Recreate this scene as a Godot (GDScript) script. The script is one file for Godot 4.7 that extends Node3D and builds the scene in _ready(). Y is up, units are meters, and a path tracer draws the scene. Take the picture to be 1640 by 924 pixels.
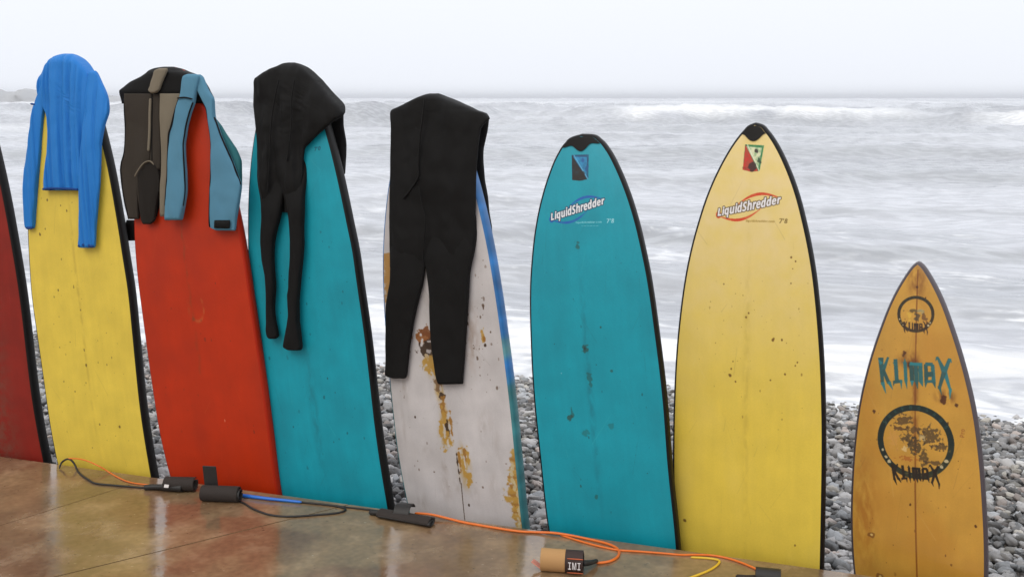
extends Node3D
# A row of surfboards planted in a pebble beach behind a wet promenade, wetsuits hung on them, grey surf beyond.

const UP := Vector3.UP
const EDGE := Vector3(0, 0, -3.857)              # a point of the promenade's seaward edge
const ALONG := Vector3(0.9489, 0, 0.3157)        # along the edge, to the right
const SEAWARD := Vector3(0.3157, 0, -0.9489)     # away from the promenade, towards the sea
const SEA_LEVEL := -0.70

const BOARD_SPOTS = {
	1: {"at": Vector3(-2.501, 0.000, -4.721), "yaw": 18.4, "lean": 4.0, "roll": 7.00, "rocker": 0.07, "outline": [-0.34, 0.245, 0, 0.258, 0.4, 0.264, 0.8, 0.27, 1.05, 0.258, 1.25, 0.239, 1.46, 0.204, 1.62, 0.165, 1.78, 0.107, 1.88, 0.057, 1.93, 0.025, 1.945, 0]},
	2: {"at": Vector3(-1.918, 0.000, -4.527), "yaw": 18.4, "lean": 4.0, "roll": 6.47, "rocker": 0.09, "outline": [-0.34, 0.245, 0, 0.258, 0.4, 0.262, 0.62, 0.267, 0.83, 0.27, 0.94, 0.264, 1.15, 0.249, 1.35, 0.225, 1.46, 0.204, 1.6, 0.168, 1.74, 0.118, 1.83, 0.074, 1.88, 0.038, 1.9, 0]},
	3: {"at": Vector3(-1.302, 0.000, -4.322), "yaw": 18.4, "lean": 4.0, "roll": 8.54, "rocker": 0.08, "outline": [-0.34, 0.25, 0, 0.265, 0.2, 0.277, 0.44, 0.281, 0.8, 0.278, 1.0, 0.274, 1.2, 0.258, 1.4, 0.222, 1.55, 0.18, 1.68, 0.132, 1.78, 0.08, 1.83, 0.042, 1.85, 0]},
	4: {"at": Vector3(-0.784, 0.000, -4.173), "yaw": 22.4, "lean": 4.0, "roll": 8.94, "rocker": 0.09, "outline": [-0.34, 0.25, 0, 0.261, 0.35, 0.265, 0.7, 0.27, 0.93, 0.265, 1.04, 0.262, 1.16, 0.249, 1.28, 0.234, 1.39, 0.217, 1.51, 0.193, 1.63, 0.161, 1.73, 0.122, 1.81, 0.073, 1.85, 0.037, 1.865, 0]},
	5: {"at": Vector3(-0.212, 0.000, -4.006), "yaw": 26.4, "lean": 4.0, "roll": 8.54, "rocker": 0.07, "outline": [-0.34, 0.25, 0, 0.266, 0.2, 0.276, 0.45, 0.279, 0.7, 0.273, 0.9, 0.264, 1.09, 0.247, 1.25, 0.222, 1.39, 0.191, 1.5, 0.157, 1.6, 0.112, 1.67, 0.068, 1.71, 0.032, 1.723, 0]},
	6: {"at": Vector3(0.384, 0.000, -3.783), "yaw": 22.4, "lean": 4.0, "roll": 7.45, "rocker": 0.09, "outline": [-0.34, 0.24, 0, 0.258, 0.3, 0.258, 0.55, 0.26, 0.77, 0.252, 1.0, 0.236, 1.11, 0.221, 1.22, 0.201, 1.33, 0.172, 1.44, 0.131, 1.51, 0.095, 1.55, 0.062, 1.566, 0.035, 1.571, 0]},
	7: {"at": Vector3(0.886, 0.000, -3.643), "yaw": 27.4, "lean": 4.0, "roll": 2.95, "rocker": 0.09, "outline": [-0.34, 0.262, 0, 0.275, 0.34, 0.279, 0.57, 0.275, 0.79, 0.263, 1.02, 0.238, 1.13, 0.219, 1.24, 0.193, 1.36, 0.157, 1.47, 0.11, 1.55, 0.064, 1.585, 0.036, 1.602, 0.018, 1.608, 0]},
	8: {"at": Vector3(1.473, 0.000, -3.477), "yaw": 33.4, "lean": 3.0, "roll": 4.82, "rocker": 0.05, "outline": [-0.4, 0.19, -0.2, 0.212, 0, 0.225, 0.15, 0.226, 0.3, 0.22, 0.45, 0.209, 0.6, 0.19, 0.75, 0.157, 0.88, 0.118, 1.0, 0.073, 1.08, 0.03, 1.108, 0.01, 1.117, 0]},
}
const CLOTH = {
	"shirt_torso": [-0.02, 1.923, 0.025, 1.917, -0.038, 1.919, 0.039, 1.91, -0.07, 1.909, 0.064, 1.892, -0.098, 1.886, 0.092, 1.863, -0.119, 1.86, 0.116, 1.831, -0.134, 1.835, 0.134, 1.803, -0.147, 1.808, 0.151, 1.773, -0.152, 1.779, 0.167, 1.742, -0.145, 1.746, 0.188, 1.708, -0.124, 1.714, 0.215, 1.676, -0.102, 1.681, 0.236, 1.644, -0.088, 1.653, 0.246, 1.617, -0.082, 1.627, 0.24, 1.592, -0.08, 1.598, 0.226, 1.566, -0.08, 1.564, 0.207, 1.535, -0.089, 1.485, 0.179, 1.459, -0.097, 1.429, 0.159, 1.405, -0.109, 1.365, 0.127, 1.344, -0.116, 1.323, 0.096, 1.305, -0.116, 1.303, 0.082, 1.286],
	"shirt_sleeve_right": [0.141, 1.822, 0.172, 1.818, 0.131, 1.769, 0.205, 1.761, 0.127, 1.716, 0.238, 1.704, 0.129, 1.674, 0.252, 1.66, 0.131, 1.629, 0.256, 1.615, 0.126, 1.576, 0.239, 1.564, 0.115, 1.493, 0.22, 1.483, 0.103, 1.41, 0.211, 1.4, 0.09, 1.316, 0.199, 1.307, 0.082, 1.196, 0.174, 1.189, 0.068, 1.105, 0.155, 1.098, 0.058, 1.046, 0.144, 1.04, 0.061, 1.029, 0.14, 1.024],
	"shirt_sleeve_left": [-0.092, 1.823, -0.036, 1.817, -0.11, 1.8, -0.05, 1.793, -0.126, 1.773, -0.068, 1.766, -0.141, 1.743, -0.086, 1.737, -0.152, 1.721, -0.097, 1.715, -0.157, 1.704, -0.104, 1.698, -0.165, 1.677, -0.109, 1.67, -0.175, 1.637, -0.119, 1.631, -0.189, 1.579, -0.127, 1.572, -0.212, 1.486, -0.14, 1.479, -0.229, 1.407, -0.154, 1.4, -0.241, 1.328, -0.169, 1.322, -0.248, 1.222, -0.191, 1.217, -0.252, 1.156, -0.204, 1.152, -0.247, 1.138, -0.211, 1.135],
	"vest_hood": [-0.063, 1.873, -0.005, 1.864, -0.102, 1.871, 0.031, 1.85, -0.126, 1.864, 0.056, 1.835, -0.136, 1.854, 0.09, 1.818, -0.166, 1.842, 0.121, 1.797, -0.224, 1.828, 0.136, 1.773, -0.261, 1.811, 0.151, 1.748, -0.286, 1.798, 0.159, 1.73, -0.287, 1.767, 0.175, 1.698, -0.284, 1.741, 0.175, 1.673],
	"vest_panel_left": [-0.235, 1.775, -0.085, 1.752, -0.236, 1.753, -0.086, 1.73, -0.237, 1.691, -0.093, 1.671, -0.238, 1.608, -0.101, 1.589, -0.251, 1.521, -0.114, 1.503, -0.271, 1.474, -0.125, 1.455, -0.279, 1.442, -0.161, 1.427, -0.279, 1.411, -0.19, 1.4, -0.278, 1.364, -0.199, 1.354, -0.272, 1.291, -0.206, 1.283, -0.26, 1.22, -0.214, 1.215],
	"vest_middle": [-0.101, 1.755, -0.046, 1.747, -0.11, 1.618, -0.055, 1.61, -0.123, 1.51, -0.065, 1.502, -0.132, 1.451, -0.071, 1.443, -0.128, 1.423, -0.077, 1.416],
	"vest_panel_right": [-0.045, 1.746, 0.066, 1.729, -0.046, 1.724, 0.062, 1.708, -0.052, 1.664, 0.044, 1.65, -0.057, 1.572, 0.0, 1.564, -0.06, 1.501, -0.012, 1.495, -0.071, 1.393, -0.03, 1.388, -0.083, 1.327, -0.042, 1.322, -0.098, 1.213, -0.066, 1.21],
	"vest_leg": [-0.148, 1.458, -0.093, 1.451, -0.181, 1.429, -0.083, 1.417, -0.197, 1.401, -0.08, 1.386, -0.201, 1.341, -0.09, 1.327, -0.199, 1.272, -0.112, 1.261, -0.196, 1.21, -0.129, 1.203, -0.19, 1.19, -0.155, 1.186],
	"vest_leg_inside": [-0.145, 1.463, -0.08, 1.455, -0.189, 1.422, -0.085, 1.409, -0.197, 1.298, -0.102, 1.287, -0.194, 1.223, -0.128, 1.216],
	"vest_arm_front": [0.118, 1.805, 0.159, 1.799, 0.096, 1.799, 0.176, 1.787, 0.087, 1.776, 0.171, 1.763, 0.082, 1.739, 0.158, 1.727, 0.072, 1.705, 0.148, 1.694, 0.063, 1.69, 0.144, 1.678, 0.042, 1.644, 0.121, 1.633, 0.023, 1.595, 0.101, 1.584, 0.007, 1.562, 0.092, 1.551, -0.0, 1.515, 0.079, 1.504, -0.011, 1.44, 0.076, 1.429, -0.018, 1.387, 0.074, 1.375, -0.032, 1.321, 0.068, 1.308, -0.045, 1.254, 0.05, 1.243, -0.055, 1.194, 0.028, 1.185],
	"vest_arm_back": [0.14, 1.801, 0.168, 1.797, 0.147, 1.789, 0.178, 1.784, 0.147, 1.754, 0.193, 1.747, 0.158, 1.725, 0.206, 1.718, 0.174, 1.69, 0.227, 1.682, 0.194, 1.647, 0.227, 1.642, 0.2, 1.606, 0.228, 1.602, 0.203, 1.57, 0.24, 1.565, 0.206, 1.53, 0.252, 1.523, 0.206, 1.487, 0.27, 1.478, 0.197, 1.413, 0.3, 1.4, 0.19, 1.36, 0.318, 1.344, 0.182, 1.319, 0.332, 1.3, 0.169, 1.24, 0.311, 1.223, 0.158, 1.163, 0.286, 1.149, 0.158, 1.139, 0.28, 1.126, 0.189, 1.121, 0.275, 1.111],
	"vest_arm_side": [0.185, 1.615, 0.199, 1.613, 0.198, 1.573, 0.233, 1.568, 0.213, 1.536, 0.254, 1.53, 0.239, 1.467, 0.299, 1.459, 0.259, 1.414, 0.319, 1.406, 0.28, 1.349, 0.315, 1.345, 0.296, 1.299, 0.307, 1.297],
	"vest_collar": [-0.031, 1.855, 0.01, 1.849, -0.057, 1.847, 0.008, 1.837, -0.065, 1.826, -0.004, 1.817, -0.076, 1.803, -0.018, 1.794, -0.083, 1.782, -0.029, 1.774, -0.092, 1.767, -0.037, 1.759, -0.078, 1.751, -0.059, 1.749],
	"vest_rear_cuff": [-0.369, 1.224, -0.318, 1.218, -0.38, 1.196, -0.322, 1.19, -0.391, 1.169, -0.326, 1.162, -0.397, 1.143, -0.33, 1.136, -0.383, 1.13, -0.331, 1.125],
	"vest_cuff_patch": [0.194, 1.166, 0.269, 1.158, 0.188, 1.132, 0.263, 1.123],
	"suit_torso": [-0.006, 1.882, 0.026, 1.877, -0.025, 1.88, 0.047, 1.868, -0.047, 1.87, 0.075, 1.85, -0.084, 1.861, 0.096, 1.831, -0.12, 1.847, 0.119, 1.807, -0.155, 1.833, 0.141, 1.785, -0.165, 1.815, 0.159, 1.763, -0.17, 1.77, 0.203, 1.711, -0.17, 1.726, 0.252, 1.661, -0.166, 1.708, 0.266, 1.642, -0.159, 1.687, 0.277, 1.621, -0.152, 1.666, 0.271, 1.603, -0.146, 1.643, 0.236, 1.587, -0.144, 1.616, 0.199, 1.566, -0.143, 1.586, 0.158, 1.543, -0.142, 1.551, 0.116, 1.515, -0.143, 1.527, 0.09, 1.495, -0.147, 1.468, 0.077, 1.439, -0.152, 1.415, 0.073, 1.387, -0.148, 1.353, 0.068, 1.327, -0.149, 1.308, 0.067, 1.282, -0.152, 1.255, 0.061, 1.23],
	"suit_flap": [0.122, 1.663, 0.218, 1.649, 0.143, 1.59, 0.213, 1.58, 0.155, 1.548, 0.217, 1.539, 0.168, 1.506, 0.22, 1.499, 0.179, 1.453, 0.214, 1.449, 0.191, 1.409, 0.206, 1.407, 0.195, 1.371, 0.198, 1.371],
	"suit_sleeve_left": [-0.125, 1.532, 0.002, 1.514, -0.131, 1.453, -0.004, 1.436, -0.137, 1.387, -0.014, 1.371, -0.138, 1.307, -0.034, 1.295, -0.143, 1.238, -0.051, 1.228, -0.153, 1.175, -0.078, 1.167, -0.16, 1.122, -0.097, 1.116, -0.163, 1.053, -0.109, 1.048, -0.155, 0.988, -0.114, 0.984, -0.16, 0.934, -0.118, 0.931, -0.172, 0.843, -0.137, 0.841, -0.182, 0.787, -0.139, 0.784, -0.19, 0.75, -0.136, 0.746, -0.189, 0.725, -0.135, 0.722, -0.18, 0.711, -0.148, 0.709],
	"suit_sleeve_right": [-0.045, 1.521, 0.088, 1.502, -0.042, 1.441, 0.082, 1.425, -0.022, 1.346, 0.076, 1.334, -0.005, 1.249, 0.072, 1.24, -0.005, 1.164, 0.059, 1.158, -0.011, 1.107, 0.053, 1.1, -0.018, 1.052, 0.041, 1.046, -0.029, 0.995, 0.027, 0.99, -0.042, 0.924, 0.009, 0.92, -0.053, 0.893, 0.001, 0.888, -0.056, 0.864, -0.006, 0.86, -0.063, 0.805, -0.014, 0.802, -0.071, 0.777, -0.018, 0.773, -0.088, 0.732, -0.017, 0.727, -0.105, 0.693, -0.018, 0.687, -0.11, 0.671, -0.019, 0.666, -0.085, 0.656, -0.025, 0.653],
	"pants_torso": [0.005, 1.744, 0.046, 1.738, -0.02, 1.736, 0.072, 1.722, -0.059, 1.726, 0.116, 1.7, -0.107, 1.714, 0.164, 1.675, -0.134, 1.706, 0.199, 1.658, -0.162, 1.698, 0.23, 1.641, -0.166, 1.685, 0.277, 1.621, -0.16, 1.659, 0.3, 1.595, -0.156, 1.64, 0.282, 1.58, -0.156, 1.619, 0.263, 1.562, -0.16, 1.563, 0.251, 1.509, -0.164, 1.509, 0.242, 1.458, -0.168, 1.452, 0.235, 1.404, -0.177, 1.341, 0.225, 1.298, -0.183, 1.272, 0.218, 1.232, -0.194, 1.156, 0.203, 1.121, -0.2, 1.105, 0.191, 1.072, -0.207, 1.045, 0.177, 1.016],
	"pants_back": [0.144, 1.623, 0.24, 1.609, 0.151, 1.573, 0.23, 1.562, 0.147, 1.501, 0.208, 1.493, 0.144, 1.455, 0.203, 1.447, 0.145, 1.372, 0.206, 1.365, 0.149, 1.305, 0.214, 1.298, 0.155, 1.237, 0.216, 1.231, 0.168, 1.174, 0.222, 1.169, 0.198, 1.123, 0.217, 1.121],
	"pants_leg_left": [-0.171, 1.284, 0.029, 1.264, -0.179, 1.22, 0.015, 1.202, -0.187, 1.156, -0.006, 1.14, -0.194, 1.105, -0.019, 1.09, -0.199, 1.056, -0.032, 1.043, -0.208, 0.989, -0.049, 0.978, -0.222, 0.945, -0.066, 0.935, -0.243, 0.878, -0.092, 0.87, -0.253, 0.8, -0.121, 0.793, -0.266, 0.713, -0.148, 0.709, -0.278, 0.624, -0.169, 0.62, -0.28, 0.592, -0.177, 0.589, -0.242, 0.578, -0.188, 0.576],
	"pants_leg_right": [-0.042, 1.271, 0.215, 1.245, -0.041, 1.207, 0.211, 1.183, -0.041, 1.143, 0.206, 1.122, -0.037, 1.092, 0.197, 1.073, -0.03, 1.043, 0.182, 1.026, -0.028, 1.002, 0.171, 0.987, -0.025, 0.95, 0.163, 0.938, -0.026, 0.899, 0.154, 0.888, -0.035, 0.799, 0.135, 0.791, -0.037, 0.704, 0.117, 0.698, -0.034, 0.632, 0.103, 0.627, -0.03, 0.577, 0.092, 0.574, -0.023, 0.548, 0.087, 0.546],
}
const CORDS = {
	"black1": [Vector3(-2.105, 0.004, -4.520), Vector3(-2.106, 0.020, -4.545), Vector3(-2.083, 0.039, -4.537), Vector3(-2.063, 0.046, -4.530), Vector3(-2.046, 0.039, -4.525), Vector3(-2.031, 0.020, -4.520), Vector3(-2.011, 0.004, -4.495), Vector3(-1.964, 0.004, -4.432), Vector3(-1.913, 0.005, -4.378), Vector3(-1.861, 0.004, -4.332), Vector3(-1.775, 0.004, -4.310), Vector3(-1.626, 0.004, -4.280), Vector3(-1.530, 0.004, -4.258)],
	"orange1": [Vector3(-2.084, 0.038, -4.538), Vector3(-2.062, 0.048, -4.530), Vector3(-2.008, 0.053, -4.512), Vector3(-1.958, 0.047, -4.496), Vector3(-1.894, 0.028, -4.474), Vector3(-1.850, 0.003, -4.467), Vector3(-1.803, 0.003, -4.420), Vector3(-1.741, 0.003, -4.366), Vector3(-1.687, 0.003, -4.336), Vector3(-1.610, 0.003, -4.314)],
	"blue2": [Vector3(-1.176, 0.008, -4.184), Vector3(-1.114, 0.009, -4.163), Vector3(-1.042, 0.009, -4.142), Vector3(-0.972, 0.009, -4.125), Vector3(-0.896, 0.008, -4.108)],
	"black2": [Vector3(-0.904, 0.004, -4.117), Vector3(-0.792, 0.004, -4.090), Vector3(-0.722, 0.004, -4.063), Vector3(-0.697, 0.004, -4.037), Vector3(-0.720, 0.004, -4.004), Vector3(-0.824, 0.004, -3.978), Vector3(-0.924, 0.004, -3.965), Vector3(-1.006, 0.004, -3.985), Vector3(-1.085, 0.005, -4.043), Vector3(-1.139, 0.004, -4.104), Vector3(-1.190, 0.004, -4.145)],
	"black3": [Vector3(-0.793, 0.004, -4.091), Vector3(-0.715, 0.004, -4.068), Vector3(-0.641, 0.004, -4.048), Vector3(-0.573, 0.004, -4.028), Vector3(-0.532, 0.004, -4.012)],
	"orange4": [Vector3(-0.401, 0.013, -3.978), Vector3(-0.333, 0.017, -3.955), Vector3(-0.254, 0.009, -3.929), Vector3(-0.190, 0.005, -3.901), Vector3(-0.075, 0.005, -3.853), Vector3(0.025, 0.005, -3.817), Vector3(0.099, 0.005, -3.808), Vector3(0.160, 0.010, -3.791), Vector3(0.220, 0.010, -3.771), Vector3(0.292, 0.005, -3.747), Vector3(0.362, 0.005, -3.707), Vector3(0.395, 0.005, -3.673), Vector3(0.407, 0.005, -3.635), Vector3(0.398, 0.005, -3.592), Vector3(0.376, 0.005, -3.560), Vector3(0.347, 0.005, -3.542), Vector3(0.312, 0.005, -3.534)],
	"orange5": [Vector3(0.192, 0.004, -3.784), Vector3(0.267, 0.004, -3.726), Vector3(0.336, 0.004, -3.681), Vector3(0.404, 0.004, -3.648), Vector3(0.474, 0.004, -3.637), Vector3(0.566, 0.004, -3.621), Vector3(0.635, 0.004, -3.607), Vector3(0.694, 0.004, -3.607), Vector3(0.752, 0.004, -3.602), Vector3(0.806, 0.004, -3.578), Vector3(0.855, 0.004, -3.536), Vector3(0.899, 0.004, -3.481), Vector3(0.934, 0.004, -3.436), Vector3(0.977, 0.004, -3.369)],
	"yellow6": [Vector3(0.671, 0.004, -3.585), Vector3(0.735, 0.004, -3.577), Vector3(0.771, 0.005, -3.556), Vector3(0.757, 0.004, -3.520), Vector3(0.716, 0.004, -3.475), Vector3(0.656, 0.004, -3.430), Vector3(0.588, 0.004, -3.387), Vector3(0.505, 0.004, -3.349)],
}

var noise := FastNoiseLite.new()
var fine := FastNoiseLite.new()
var folds := FastNoiseLite.new()
var M := {}
var taken := {}


# ------------------------------------------------------------------ naming
func numbered(called: String) -> String:
	if not taken.has(called):
		taken[called] = 0
		return called
	taken[called] += 1
	return "%s_%03d" % [called, taken[called]]

func thing(called: String, label: String, category: String, where := Transform3D(), group := "") -> Node3D:
	var o := Node3D.new()
	o.name = numbered(called)
	add_child(o)
	o.transform = where
	o.set_meta("label", label)
	o.set_meta("category", category)
	if group != "":
		o.set_meta("group", group)
	return o

func part(called: String, mesh: Mesh, material: Material, parent: Node3D) -> MeshInstance3D:
	var o := MeshInstance3D.new()
	o.name = called
	o.mesh = mesh
	o.material_override = material
	parent.add_child(o, true)
	return o

func structure(called: String, mesh: Mesh, material: Material) -> MeshInstance3D:
	var o := part(called, mesh, material, self)
	o.set_meta("kind", "structure")
	return o

func mat(color: Color, rough := 0.6, spec := 0.5) -> StandardMaterial3D:
	var m := StandardMaterial3D.new()
	m.albedo_color = color
	m.roughness = rough
	m.metallic_specular = spec
	return m

func rgb(r: float, g: float, b: float) -> Color:
	return Color(r / 255.0, g / 255.0, b / 255.0)


# ------------------------------------------------------------------ mesh helpers
func grid_mesh(p: PackedVector3Array, cols: int, wrap: bool, uv := PackedVector2Array(), colors := PackedColorArray(), flip := false) -> ArrayMesh:
	# p holds rows of «cols» points each; neighbours are joined with smooth normals
	var n_rows := p.size() / cols
	var idx := PackedInt32Array()
	var last := cols if wrap else cols - 1
	for j in n_rows - 1:
		for i in last:
			var a := j * cols + i
			var b := j * cols + (i + 1) % cols
			var c := a + cols
			var d := b + cols
			if flip:
				idx.append_array([a, b, c, b, d, c])
			else:
				idx.append_array([a, c, b, b, c, d])
	return indexed(p, idx, uv, colors)

func indexed(p: PackedVector3Array, idx: PackedInt32Array, uv := PackedVector2Array(), colors := PackedColorArray()) -> ArrayMesh:
	var nr := PackedVector3Array()
	nr.resize(p.size())
	for k in range(0, idx.size(), 3):
		var a := p[idx[k]]
		var n := (p[idx[k + 2]] - a).cross(p[idx[k + 1]] - a)
		nr[idx[k]] += n
		nr[idx[k + 1]] += n
		nr[idx[k + 2]] += n
	for k in nr.size():
		nr[k] = nr[k].normalized() if nr[k].length() > 0 else UP
	var arr := []
	arr.resize(Mesh.ARRAY_MAX)
	arr[Mesh.ARRAY_VERTEX] = p
	arr[Mesh.ARRAY_NORMAL] = nr
	arr[Mesh.ARRAY_INDEX] = idx
	if uv.size() == p.size():
		arr[Mesh.ARRAY_TEX_UV] = uv
	if colors.size() == p.size():
		arr[Mesh.ARRAY_COLOR] = colors
	var m := ArrayMesh.new()
	m.add_surface_from_arrays(Mesh.PRIMITIVE_TRIANGLES, arr)
	return m

func curve(points: Array, step: float) -> PackedVector3Array:
	# Catmull-Rom through the points
	var out := PackedVector3Array()
	var n := points.size()
	for i in n - 1:
		var a: Vector3 = points[max(i - 1, 0)]
		var b: Vector3 = points[i]
		var c: Vector3 = points[i + 1]
		var d: Vector3 = points[min(i + 2, n - 1)]
		var k := maxi(2, int(ceil(b.distance_to(c) / step)))
		for j in k:
			out.append(b.cubic_interpolate(c, a, d, float(j) / k))
	out.append(points[n - 1])
	return out

func tube(points: Array, radius: float, step := 0.015, seg := 8, taper := 1.0) -> ArrayMesh:
	var c := curve(points, step)
	var p := PackedVector3Array()
	var side := Vector3.ZERO
	var n := c.size()
	for i in n:
		var t := (c[mini(i + 1, n - 1)] - c[maxi(i - 1, 0)]).normalized()
		if side == Vector3.ZERO:
			side = t.cross(UP if absf(t.y) < 0.9 else Vector3.RIGHT).normalized()
		side = (side - t * side.dot(t)).normalized()
		var up := side.cross(t)
		var r := radius * lerpf(1.0, taper, float(i) / (n - 1))
		if i == 0 or i == n - 1:
			r *= 0.6
		for k in seg:
			var a := TAU * k / seg
			p.append(c[i] + (side * cos(a) + up * sin(a)) * r)
	var idx := PackedInt32Array()
	for j in n - 1:
		for i in seg:
			var a := j * seg + i
			var b := j * seg + (i + 1) % seg
			idx.append_array([a, b, a + seg, b, b + seg, a + seg])
	for e in [0, n - 1]:
		var at := p.size()
		p.append(c[e])
		for i in seg:
			var a: int = e * seg + i
			var b: int = e * seg + (i + 1) % seg
			idx.append_array([at, b, a] if e == 0 else [at, a, b])
	return indexed(p, idx)

func box_mesh(size: Vector3, bevel := 0.003) -> ArrayMesh:
	# a box with chamfered edges: three boxes' hull made of rings
	var h := size * 0.5
	var b := minf(bevel, minf(h.x, minf(h.y, h.z)) * 0.8)
	var p := PackedVector3Array()
	for y in [-h.y, -h.y + b, h.y - b, h.y]:
		var inset: float = b if absf(y) == h.y else 0.0
		var hx := h.x - inset
		var hz := h.z - inset
		for q in [Vector2(hx - b, hz), Vector2(hx, hz - b), Vector2(hx, -hz + b), Vector2(hx - b, -hz), Vector2(-hx + b, -hz), Vector2(-hx, -hz + b), Vector2(-hx, hz - b), Vector2(-hx + b, hz)]:
			p.append(Vector3(q.x, y, q.y))
	var st := SurfaceTool.new()
	st.begin(Mesh.PRIMITIVE_TRIANGLES)
	st.set_smooth_group(-1)
	for j in 3:
		for i in 8:
			var a := p[j * 8 + i]
			var c := p[j * 8 + (i + 1) % 8]
			var d := p[j * 8 + i + 8]
			var e := p[j * 8 + (i + 1) % 8 + 8]
			for v in [a, c, d, c, e, d]:
				st.add_vertex(v)
	for i in range(1, 7):
		for v in [p[24], p[24 + i], p[25 + i]]:
			st.add_vertex(v)
		for v in [p[0], p[i + 1], p[i]]:
			st.add_vertex(v)
	st.generate_normals()
	return st.commit()

func interp(table: Array, v: float) -> float:
	# table is [v0, w0, v1, w1, ...]; smooth between the points
	var n := table.size() / 2
	if v <= table[0]:
		return table[1]
	if v >= table[2 * n - 2]:
		return table[2 * n - 1]
	var i := 0
	while v > table[2 * i + 2]:
		i += 1
	var v0: float = table[2 * i]
	var v1: float = table[2 * i + 2]
	var w0: float = table[2 * i + 1]
	var w1: float = table[2 * i + 3]
	var s0: float = (w1 - w0) / (v1 - v0)
	var sa := s0
	var sb := s0
	if i > 0:
		sa = (s0 + (w0 - table[2 * i - 1]) / (v0 - table[2 * i - 2])) * 0.5
	if i < n - 2:
		sb = (s0 + (table[2 * i + 5] - w1) / (table[2 * i + 4] - v1)) * 0.5
	var t := (v - v0) / (v1 - v0)
	var l := v1 - v0
	return maxf(0.0, (2 * t * t * t - 3 * t * t + 1) * w0 + (t * t * t - 2 * t * t + t) * l * sa + (-2 * t * t * t + 3 * t * t) * w1 + (t * t * t - t * t) * l * sb)


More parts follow.
